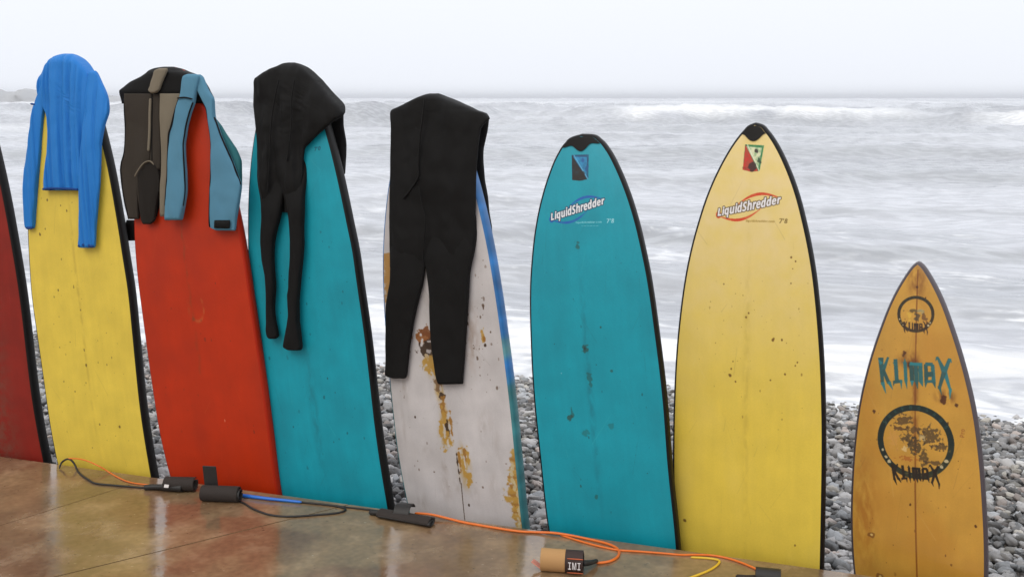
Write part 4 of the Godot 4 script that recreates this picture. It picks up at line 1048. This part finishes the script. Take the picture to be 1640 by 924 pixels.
func build_promenade() -> void:
	# colour, gloss and relief of the wet stained concrete; one tile is 4.6 m
	var n := 1024
	var big := seamless(n, 0.004, 5, 31)
	var mid := seamless(n, 0.018, 4, 32)
	var small := seamless(n, 0.12, 3, 33)
	var rust := seamless(n, 0.006, 4, 34)
	var im := Image.create(n, n, false, Image.FORMAT_RGB8)
	var ro := Image.create(n, n, false, Image.FORMAT_L8)
	var hi := Image.create(n, n, false, Image.FORMAT_L8)
	for y in n:
		for x in n:
			var b := big.get_pixel(x, y).r
			var m := mid.get_pixel(x, y).r
			var s := small.get_pixel(x, y).r
			var r := rust.get_pixel(x, y).r
			var c := C.concrete.lerp(C.concrete_rust, smoothstep(0.45, 0.75, r))
			c = c.lerp(C.concrete_dark, smoothstep(0.5, 0.8, b) * 0.6)
			c = c.lerp(C.concrete_pale, smoothstep(0.55, 0.85, m) * 0.25)
			var k := 0.84 + 0.22 * m + 0.16 * (s - 0.5)
			im.set_pixel(x, y, Color(c.r * k, c.g * k, c.b * k))
			var g := 0.10 + 0.09 * smoothstep(0.35, 0.7, m) + 0.09 * smoothstep(0.4, 0.8, b) + 0.08 * (s - 0.4)
			ro.set_pixel(x, y, Color(g, g, g))
			var hgt := 0.5 * m + 0.5 * b + 0.12 * s
			hi.set_pixel(x, y, Color(hgt, hgt, hgt))
	var rng := RandomNumberGenerator.new()
	rng.seed = 35
	for k in 2600:
		var x := rng.randi() % n
		var y := rng.randi() % n
		var c := rgb(48, 40, 34) if rng.randf() < 0.75 else rgb(190, 176, 156)
		im.set_pixel(x, y, im.get_pixel(x, y).lerp(c, rng.randf_range(0.3, 0.8)))
		if rng.randf() < 0.3:
			im.set_pixel((x + 1) % n, y, im.get_pixel((x + 1) % n, y).lerp(c, 0.5))
	var m2 := mat(Color.WHITE, 1.0, 1.0)
	m2.albedo_texture = ImageTexture.create_from_image(im)
	m2.roughness_texture = ImageTexture.create_from_image(ro)
	m2.roughness_texture_channel = BaseMaterial3D.TEXTURE_CHANNEL_RED
	m2.normal_enabled = true
	m2.normal_texture = normal_from(hi, 3.0)
	m2.normal_scale = 0.16
	var base := structure("promenade", slab([Vector2(-60, 0.0), Vector2(60, 0.0), Vector2(60, -30), Vector2(-60, -30)], -0.012, -0.6), mat(rgb(62, 52, 44), 0.8))
	# cast panels with open joints between them
	var whole := PackedVector2Array([edge_xz(-60, 0.012), edge_xz(60, 0.012), edge_xz(60, -30), edge_xz(-60, -30)])
	var pieces := [whole]
	var j1 := Vector2(-0.703, -4.091)
	var d1 := Vector2(-0.8224, 0.5690)
	var cross_at := Vector2(-3.48, -2.17)
	var cuts := [[j1 - d1 * 1.0, j1 + d1 * 24.0, 0.0035], [Vector2(-1.70, -4.331), cross_at, 0.002], [Vector2(9.0, 2.3) + d1 * -20.0, Vector2(9.0, 2.3) + d1 * 20.0, 0.004]]
	for c in cuts:
		var d: Vector2 = (c[1] - c[0]).normalized()
		var s: Vector2 = Vector2(-d.y, d.x) * float(c[2])
		var knife := PackedVector2Array()
		var other := PackedVector2Array()
		# a slightly wandering cut
		for k in 81:
			var q: Vector2 = c[0].lerp(c[1], k / 80.0) + Vector2(-d.y, d.x) * 0.006 * noise.get_noise_2d(k * 9.0, c[2] * 900.0)
			knife.append(q + s)
			other.append(q - s)
		other.reverse()
		knife.append_array(other)
		var next := []
		for p in pieces:
			next.append_array(Geometry2D.clip_polygons(p, knife))
		pieces = next
	for p in pieces:
		if Geometry2D.is_polygon_clockwise(p):
			continue
		part("concrete_panel", panel(p, 0.0, -0.25), m2, base)

func edge_xz(t: float, s: float) -> Vector2:
	var q := EDGE + ALONG * t + SEAWARD * s
	return Vector2(q.x, q.z)

func slab(ts: Array, top: float, bottom: float) -> ArrayMesh:
	var p := PackedVector2Array()
	for q in ts:
		p.append(edge_xz(q.x, q.y))
	return panel(p, top, bottom)

func panel(p: PackedVector2Array, top: float, bottom: float) -> ArrayMesh:
	var st := SurfaceTool.new()
	st.begin(Mesh.PRIMITIVE_TRIANGLES)
	st.set_smooth_group(-1)
	var tri := Geometry2D.triangulate_polygon(p)
	for k in range(0, tri.size(), 3):
		var a := p[tri[k]]
		var b := p[tri[k + 1]]
		var c := p[tri[k + 2]]
		# clockwise seen from above
		if (b - a).cross(c - a) < 0:
			var q := b
			b = c
			c = q
		for v in [a, b, c]:
			st.set_uv(v / 4.6)
			st.add_vertex(Vector3(v.x, top, v.y))
	var n := p.size()
	var turn := 1.0 if Geometry2D.is_polygon_clockwise(p) else -1.0
	for k in n:
		var a := p[k]
		var b := p[(k + 1) % n]
		if turn < 0:
			var q := a
			a = b
			b = q
		var A := Vector3(a.x, top, a.y)
		var B := Vector3(b.x, top, b.y)
		var D := Vector3(0, bottom - top, 0)
		for v in [A, B, A + D, B, B + D, A + D]:
			st.set_uv(Vector2(v.x + v.z, v.y) / 4.6)
			st.add_vertex(v)
	st.generate_normals()
	return st.commit()

func bed_height(s: float) -> float:
	return -0.085 - 0.136 * s

func stone_mesh(s: int) -> ArrayMesh:
	var n := FastNoiseLite.new()
	n.seed = s
	n.frequency = 0.9
	n.fractal_octaves = 2
	var cols := 12
	var rows := 8
	var p := PackedVector3Array()
	for j in rows + 1:
		for i in cols:
			var a := TAU * i / cols
			var b := PI * j / rows
			var d := Vector3(sin(b) * cos(a), cos(b), sin(b) * sin(a))
			if j == 0 or j == rows:
				d = Vector3(0, 1 if j == 0 else -1, 0)
			# a rounded, slightly squared cobble
			var sq := pow(pow(absf(d.x), 3.0) + pow(absf(d.y), 3.0) + pow(absf(d.z), 3.0), -1.0 / 3.0)
			var r := sq * (1.0 + 0.48 * n.get_noise_3dv(d * 1.3) + 0.16 * n.get_noise_3dv(d * 3.1))
			p.append(d * r * Vector3(1.0, 0.50, 0.76))
	return grid_mesh(p, cols, true, PackedVector2Array(), PackedColorArray(), true)

func stone_color(rng: RandomNumberGenerator) -> Color:
	var v := C.stone_low + (C.stone_high - C.stone_low) * pow(rng.randf(), 1.3)
	var c := Color(v * 1.02, v * 0.99, v * 0.98)
	var k := rng.randf()
	if k < 0.10:
		c = Color(v * 1.10, v * 0.95, v * 0.87)
	elif k < 0.22:
		c = Color(v * 1.06, v * 1.0, v * 0.90)
	elif k < 0.40:
		c = Color(v * 0.96, v * 0.99, v * 1.03)
	elif k < 0.45:
		c = Color(v * 1.5, v * 1.48, v * 1.45)
	return c

func hidden_by_board(q: Vector3) -> bool:
	for i in BOARD_SPOTS:
		var f: Transform3D = frame_of(i).affine_inverse()
		var a := f * Vector3(0, 1.7, 0)
		var b := f * q
		if b.z > -0.02:
			continue
		var x := a.lerp(b, (a.z + 0.03) / (a.z - b.z))
		var o: Array = BOARD_SPOTS[i].outline
		if x.y < o[o.size() - 2] and absf(x.x) < interp(o, x.y) - 0.015:
			return true
	return false

func build_beach() -> void:
	var rng := RandomNumberGenerator.new()
	rng.seed = 77
	var bed := PackedVector3Array()
	for j in 13:
		var s := -0.2 + j * 0.75
		for t in [-70.0, -12.0, -6.0, 0.0, 6.0, 12.0, 70.0]:
			bed.append(EDGE + ALONG * t + SEAWARD * s + UP * (bed_height(s) - 0.055))
	var beach := structure("pebble_beach", grid_mesh(bed, 7, false), mat(Color(0.045, 0.043, 0.042).linear_to_srgb(), 0.8))
	var shapes := []
	for k in 7:
		shapes.append(stone_mesh(300 + k))
	var stone := mat(Color.WHITE, 0.55, 0.45)
	stone.vertex_color_use_as_albedo = true
	stone.normal_enabled = true
	stone.normal_texture = M.stone_normal
	stone.normal_scale = 0.5
	stone.uv1_triplanar = true
	stone.uv1_scale = Vector3(0.6, 0.6, 0.6)
	var tones := []
	for k in 12:
		var m := mat(stone_color(rng).linear_to_srgb(), 0.55, 0.45)
		m.normal_enabled = true
		m.normal_texture = M.stone_normal
		m.normal_scale = 0.5
		m.uv1_triplanar = true
		m.uv1_scale = Vector3(0.6, 0.6, 0.6)
		tones.append(m)
	var singles := 0
	var lists := []
	for k in 7:
		lists.append([])
	var cam := Vector3(0, 1.7, 0)
	var step := 0.050
	for layer in 2:
		var j := 0
		while j * step < 5.4:
			var i := 0
			while i * step < 17.0:
				var size := rng.randf_range(0.016, 0.036) * (1.0 if rng.randf() < 0.9 else 1.45)
				if layer == 0:
					size *= 0.9
				var s := 0.045 + (j + rng.randf_range(-0.45, 0.45) + 0.5 * layer) * step
				var tt := -9.5 + (i + rng.randf_range(-0.45, 0.45) + 0.5 * layer) * step
				i += 1
				if layer == 1 and rng.randf() < 0.14:
					continue
				if s < 0.03:
					s = 0.03
				var lift := (-0.040 if layer == 0 else -0.010) + rng.randf_range(-0.010, 0.014)
				if s < 0.12:
					lift -= 0.006
				var q := EDGE + ALONG * tt + SEAWARD * s + UP * (bed_height(s) + lift)
				var basis_ := Basis(UP, rng.randf() * TAU) * Basis(Vector3.RIGHT, rng.randf_range(-0.55, 0.55)) * Basis(Vector3.BACK, rng.randf_range(-0.45, 0.45))
				basis_ = basis_.scaled_local(Vector3(size, size * rng.randf_range(0.8, 1.2), size * rng.randf_range(0.8, 1.15)))
				var kind := rng.randi() % 7
				var tone := rng.randi() % 12
				var col := stone_color(rng)
				if layer == 1 and singles < 300 and s > 0.0:
					var to := q - cam
					var px := to.x / -(to.z * 0.983 + to.y * 0.184) * 1640.0
					if absf(px) < 815.0 and not hidden_by_board(q + UP * 0.02):
						singles += 1
						var o := part("pebble", shapes[kind], tones[tone], beach)
						o.transform = Transform3D(basis_, q)
						continue
				lists[kind].append([Transform3D(basis_, q), col])
			j += 1
	for k in 7:
		var mm := MultiMesh.new()
		mm.transform_format = MultiMesh.TRANSFORM_3D
		mm.use_colors = true
		mm.mesh = shapes[k]
		mm.instance_count = lists[k].size()
		for i in lists[k].size():
			mm.set_instance_transform(i, lists[k][i][0])
			mm.set_instance_color(i, lists[k][i][1])
		var o := MultiMeshInstance3D.new()
		o.name = "pebbles"
		o.multimesh = mm
		o.material_override = stone
		beach.add_child(o, true)
		o.set_meta("kind", "stuff")

# swells: distance from the edge, height, length of the back, share that breaks, where along the shore it breaks from and to
const SWELLS := [[6.3, 0.07, 1.1, 1.0, -99.0, 99.0], [9.2, 0.10, 1.7, 0.15, -99.0, 99.0], [13.2, 0.18, 2.6, 0.0, 0.0, 0.0], [18.5, 0.15, 3.4, 0.0, 0.0, 0.0], [26.0, 0.22, 4.5, 0.0, 0.0, 0.0], [38.0, 0.40, 6.0, 0.0, 0.0, 0.0], [54.0, 0.34, 7.0, 0.0, 0.0, 0.0],
	[66.0, 0.40, 8.0, 0.35, -80.0, -30.0], [110.0, 0.7, 10.0, 0.0, 0.0, 0.0], [85.0, 0.95, 8.0, 1.0, 9.5, 31.0], [81.0, 0.8, 8.0, 1.0, 37.5, 140.0], [140.0, 0.9, 12.0, 0.9, -110.0, -34.0], [185.0, 1.0, 15.0, 0.8, -90.0, -10.0], [240.0, 0.8, 18.0, 0.8, -160.0, -40.0], [300.0, 0.6, 24.0, 0.6, -300.0, 20.0], [420.0, 0.5, 34.0, 0.4, -300.0, 300.0]]

func sea_at(t: float, s: float) -> Array:
	# height above the mean level, foam share
	var h := 0.0
	var foam := 0.0
	var face := 0.0
	var out := (ALONG.z * t + SEAWARD.z * s) * -1.0
	var off := lerpf(s, out, smoothstep(7.0, 24.0, s))
	var across := lerpf(t, ALONG.x * t + SEAWARD.x * s, smoothstep(7.0, 24.0, s))
	for w in SWELLS:
		var wander: float = fine.get_noise_2d(across * 0.35 / (0.3 + w[2] * 0.12), w[0] * 7.0) * w[2] * 0.55
		var d: float = off - w[0] - wander
		if absf(d) > w[2] * 3.0:
			continue
		var high: float = w[1] * (0.75 + 0.5 * fine.get_noise_2d(across * 1.3 / w[2], w[0] * 3.0 + 40.0))
		var inside := 0.0
		if w[3] > 0.0:
			inside = smoothstep(w[4] - 3.0, w[4] + 3.0, across + 4.0 * fine.get_noise_2d(across * 0.6, w[0])) * smoothstep(w[5] + 3.0, w[5] - 3.0, across + 4.0 * fine.get_noise_2d(across * 0.6, w[0] + 9.0))
		# steep towards the shore, long behind
		var shape := exp(-pow(d / (w[2] * (0.24 + 0.2 * inside)), 2.0)) if d < 0.0 else exp(-pow(d / w[2], 2.0))
		h += high * shape * 1.5
		if d < 0.0:
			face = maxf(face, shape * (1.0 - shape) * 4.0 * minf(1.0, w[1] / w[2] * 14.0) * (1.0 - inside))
		if w[3] > 0.0:
			if inside > 0.0:
				var k := 1.0 if d < 0.0 else exp(-pow(d / (w[2] * 0.14), 2.0))
				var low := smoothstep(-w[2] * 0.62, -w[2] * 0.5, d + w[2] * 0.12 * fine.get_noise_2d(across * 9.0 / w[2], off * 9.0 / w[2]))
				foam = maxf(foam, inside * k * low * w[3])
				h += inside * high * 0.25 * low * k * (0.5 + fine.get_noise_2d(across * 14.0 / w[2], off * 14.0 / w[2]))
	# chop
	h += 0.06 * minf(1.0, s / 12.0) * fine.get_noise_2d(t * 2.6, s * 4.4) * (1.0 + s * 0.02)
	# drifting foam lines, long along the shore
	var a := fine.get_noise_2d(t * 0.55 + 3.0 * fine.get_noise_2d(t * 0.4, s * 0.4), s * 1.3)
	var b := fine.get_noise_2d(t * 3.4 + 70.0, s * 6.5)
	var c := fine.get_noise_2d(t * 15.0 - 30.0, s * 25.0) * smoothstep(60.0, 10.0, s)
	var near := smoothstep(22.0, 6.0, s)
	var streak := a * 0.42 + b * 0.52 + c * 0.55
	foam = maxf(foam, smoothstep(0.30 - 0.14 * near, 0.62 - 0.10 * near, streak) * (0.38 + 0.42 * near) * (1.0 - 0.85 * face))
	# the wash on the stones
	var wash := smoothstep(6.4, 5.2, s + 1.3 * fine.get_noise_2d(t * 1.6, 5.0) + 0.9 * b + 0.5 * c)
	foam = maxf(foam, wash * clampf(0.70 + 1.0 * b + 1.7 * c, 0.15, 1.0))
	return [h, clampf(foam, 0.0, 1.0), face * smoothstep(170.0, 60.0, s)]

func build_sea() -> void:
	var cols := 430
	var rows := 460
	var p := PackedVector3Array()
	var col := PackedColorArray()
	var uv := PackedVector2Array()
	for j in rows:
		var f := float(j) / (rows - 1)
		var drop := lerpf(pow(640.0, 0.72), pow(2.4, 0.72), f)
		var d := 3936.0 / pow(drop, 1.0 / 0.72)
		for i in cols:
			var k := 2.0 * i / (cols - 1) - 1.0
			var x := d * (0.62 * k + 0.5 * k * k * k * k * k)
			var q := Vector3(x, SEA_LEVEL, -d)
			var r := q - EDGE
			var t := r.dot(ALONG)
			var s := r.dot(SEAWARD)
			var a := sea_at(t, s) if s > 3.0 else [0.0, 1.0, 0.0]
			var lift: float = a[0]
			if s < 6.0:
				lift *= smoothstep(3.0, 6.0, s)
			p.append(q + UP * lift)
			uv.append(Vector2(t / 9.0, s / 3.2))
			var tone := smoothstep(-0.30, 0.45, fine.get_noise_2d(t * 0.16 + 11.0, s * 0.9 / (1.0 + s * 0.02)) + 0.4 * fine.get_noise_2d(t * 0.9, s * 2.0 + 80.0))
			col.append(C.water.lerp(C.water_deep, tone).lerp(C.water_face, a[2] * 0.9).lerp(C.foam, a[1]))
	var m := mat(Color.WHITE, 0.18, 0.5)
	m.vertex_color_use_as_albedo = true
	var ripple := seamless(512, 0.02, 5, 61)
	var im := Image.create(512, 512, false, Image.FORMAT_L8)
	for y in 512:
		for x in 512:
			var v := ripple.get_pixel(x, y).r
			var g := 0.90 + 0.10 * smoothstep(0.35, 0.75, v)
			im.set_pixel(x, y, Color(g, g, g))
	m.albedo_texture = ImageTexture.create_from_image(im)
	m.normal_enabled = true
	m.normal_texture = normal_from(ripple, 6.0)
	m.normal_scale = 0.18
	structure("sea", grid_mesh(p, cols, false, uv, col, false), m)
	# the sea floor and the land behind the viewer, one sheet out to the horizon
	var ground := PackedVector3Array()
	for z in [-2200.0, -40.0, -12.0, 40.0, 2200.0]:
		for x in [-2200.0, -60.0, 60.0, 2200.0]:
			ground.append(Vector3(x, -2.6, z))
	structure("ground", grid_mesh(ground, 4, false, PackedVector2Array(), PackedColorArray(), true), mat(Color(0.12, 0.11, 0.10).linear_to_srgb(), 0.9))

func build_headland() -> void:
	var p := PackedVector3Array()
	var n := FastNoiseLite.new()
	n.seed = 9
	n.frequency = 0.06
	n.fractal_octaves = 4
	var cols := 140
	for j in 15:
		var f := j / 14.0
		for i in cols:
			var x := -260.0 + 165.0 * i / (cols - 1.0)
			var fade := smoothstep(-96.0, -122.0, x) * 0.6 + smoothstep(-118.0, -155.0, x) * 0.4
			var top := 6.6 * fade * (0.86 + 0.3 * n.get_noise_1d(x * 1.0))
			var h := top * sin(PI * f) * (1.0 + 0.25 * n.get_noise_2d(x * 2.0, f * 40.0)) - 1.2
			p.append(Vector3(x, h, -296.0 - 20.0 * f + 3.0 * n.get_noise_2d(x * 2.0, f * 60.0)))
	structure("headland", grid_mesh(p, cols, false), mat(Color(0.42, 0.43, 0.45).linear_to_srgb(), 0.9))


# ------------------------------------------------------------------ everything
const C := {
	"dark_red": Color(0.52, 0.12, 0.07), "dark_red_grime": Color(0.46, 0.25, 0.20),
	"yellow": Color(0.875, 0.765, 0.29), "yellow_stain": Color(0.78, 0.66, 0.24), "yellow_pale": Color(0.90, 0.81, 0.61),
	"red": Color(0.71, 0.175, 0.0), "teal": Color(0.06, 0.59, 0.665), "white": Color(0.765, 0.745, 0.745), "white_stain": Color(0.68, 0.655, 0.65),
	"amber": Color(0.79, 0.595, 0.25), "amber_dark": Color(0.72, 0.48, 0.17),
	"concrete": Color(0.57, 0.47, 0.35), "concrete_rust": Color(0.51, 0.39, 0.29), "concrete_dark": Color(0.44, 0.36, 0.27), "concrete_pale": Color(0.64, 0.56, 0.46),
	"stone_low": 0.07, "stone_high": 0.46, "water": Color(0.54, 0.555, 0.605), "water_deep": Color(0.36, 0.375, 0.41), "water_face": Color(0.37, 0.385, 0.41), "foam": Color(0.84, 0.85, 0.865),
}

func _ready() -> void:
	var cam := Camera3D.new()
	cam.name = "camera"
	cam.position = Vector3(0, 1.7, 0)
	cam.rotation.x = -atan(307.0 / 1640.0)
	cam.fov = rad_to_deg(2.0 * atan(462.0 / 1640.0))
	cam.near = 0.05
	cam.far = 4000.0
	add_child(cam)
	cam.current = true
	var env := Environment.new()
	env.background_mode = Environment.BG_SKY
	var sky := Sky.new()
	var sm := ProceduralSkyMaterial.new()
	sm.sky_top_color = Color(1.22, 1.23, 1.25)
	sm.sky_horizon_color = rgb(242, 246, 254)
	sm.sky_curve = 0.67
	sm.ground_horizon_color = rgb(205, 208, 216)
	sm.ground_bottom_color = rgb(120, 118, 116)
	sm.sun_angle_max = 0.0
	sky.sky_material = sm
	env.sky = sky
	env.tonemap_mode = Environment.TONE_MAPPER_LINEAR
	env.tonemap_exposure = 1.0
	env.fog_enabled = true
	env.fog_density = 0.00018
	env.fog_light_color = rgb(238, 242, 251)
	env.sdfgi_enabled = true
	env.ssao_enabled = true
	env.ssil_enabled = true
	var we := WorldEnvironment.new()
	we.name = "world_environment"
	we.environment = env
	add_child(we)
	var sun := DirectionalLight3D.new()
	sun.name = "overcast_light"
	sun.light_energy = 0.45
	sun.light_color = Color(1.0, 0.985, 0.96)
	sun.light_angular_distance = 40.0
	sun.shadow_enabled = true
	sun.basis = Basis.looking_at(Vector3(0.42, -0.75, -0.60), UP)
	add_child(sun)

	noise.noise_type = FastNoiseLite.TYPE_SIMPLEX_SMOOTH
	noise.frequency = 0.012
	noise.fractal_octaves = 3
	fine.noise_type = FastNoiseLite.TYPE_SIMPLEX_SMOOTH
	fine.frequency = 0.16
	fine.fractal_octaves = 3
	fine.seed = 5
	folds.noise_type = FastNoiseLite.TYPE_SIMPLEX_SMOOTH
	folds.frequency = 0.16
	folds.fractal_type = FastNoiseLite.FRACTAL_NONE
	folds.seed = 6
	M.skin_normal = normal_from(seamless(512, 0.08, 3, 41), 2.0)
	M.stone_normal = normal_from(seamless(256, 0.05, 4, 42), 3.0)
	var weave := normal_from(seamless(256, 0.25, 2, 43), 2.0)
	var cloth := {"lycra": [rgb(38, 120, 198), 0.55], "lycra_dark": [rgb(26, 66, 130), 0.6], "neoprene": [rgb(18, 17, 17), 0.75], "dark_brown": [rgb(36, 32, 29), 0.85], "brown": [rgb(56, 50, 44), 0.85], "beige": [rgb(120, 111, 96), 0.85], "pale_blue": [rgb(84, 132, 157), 0.8], "sea_green": [rgb(48, 104, 110), 0.8]}
	for k in cloth:
		var m := mat(cloth[k][0], cloth[k][1], 0.3)
		m.normal_enabled = true
		m.normal_texture = weave
		m.normal_scale = 0.4
		m.rim_enabled = true
		m.rim = 0.1
		M[k] = m

	build_promenade()
	build_sea()
	build_beach()
	build_headland()
	build_boards()
	build_clothes()
	build_leashes()
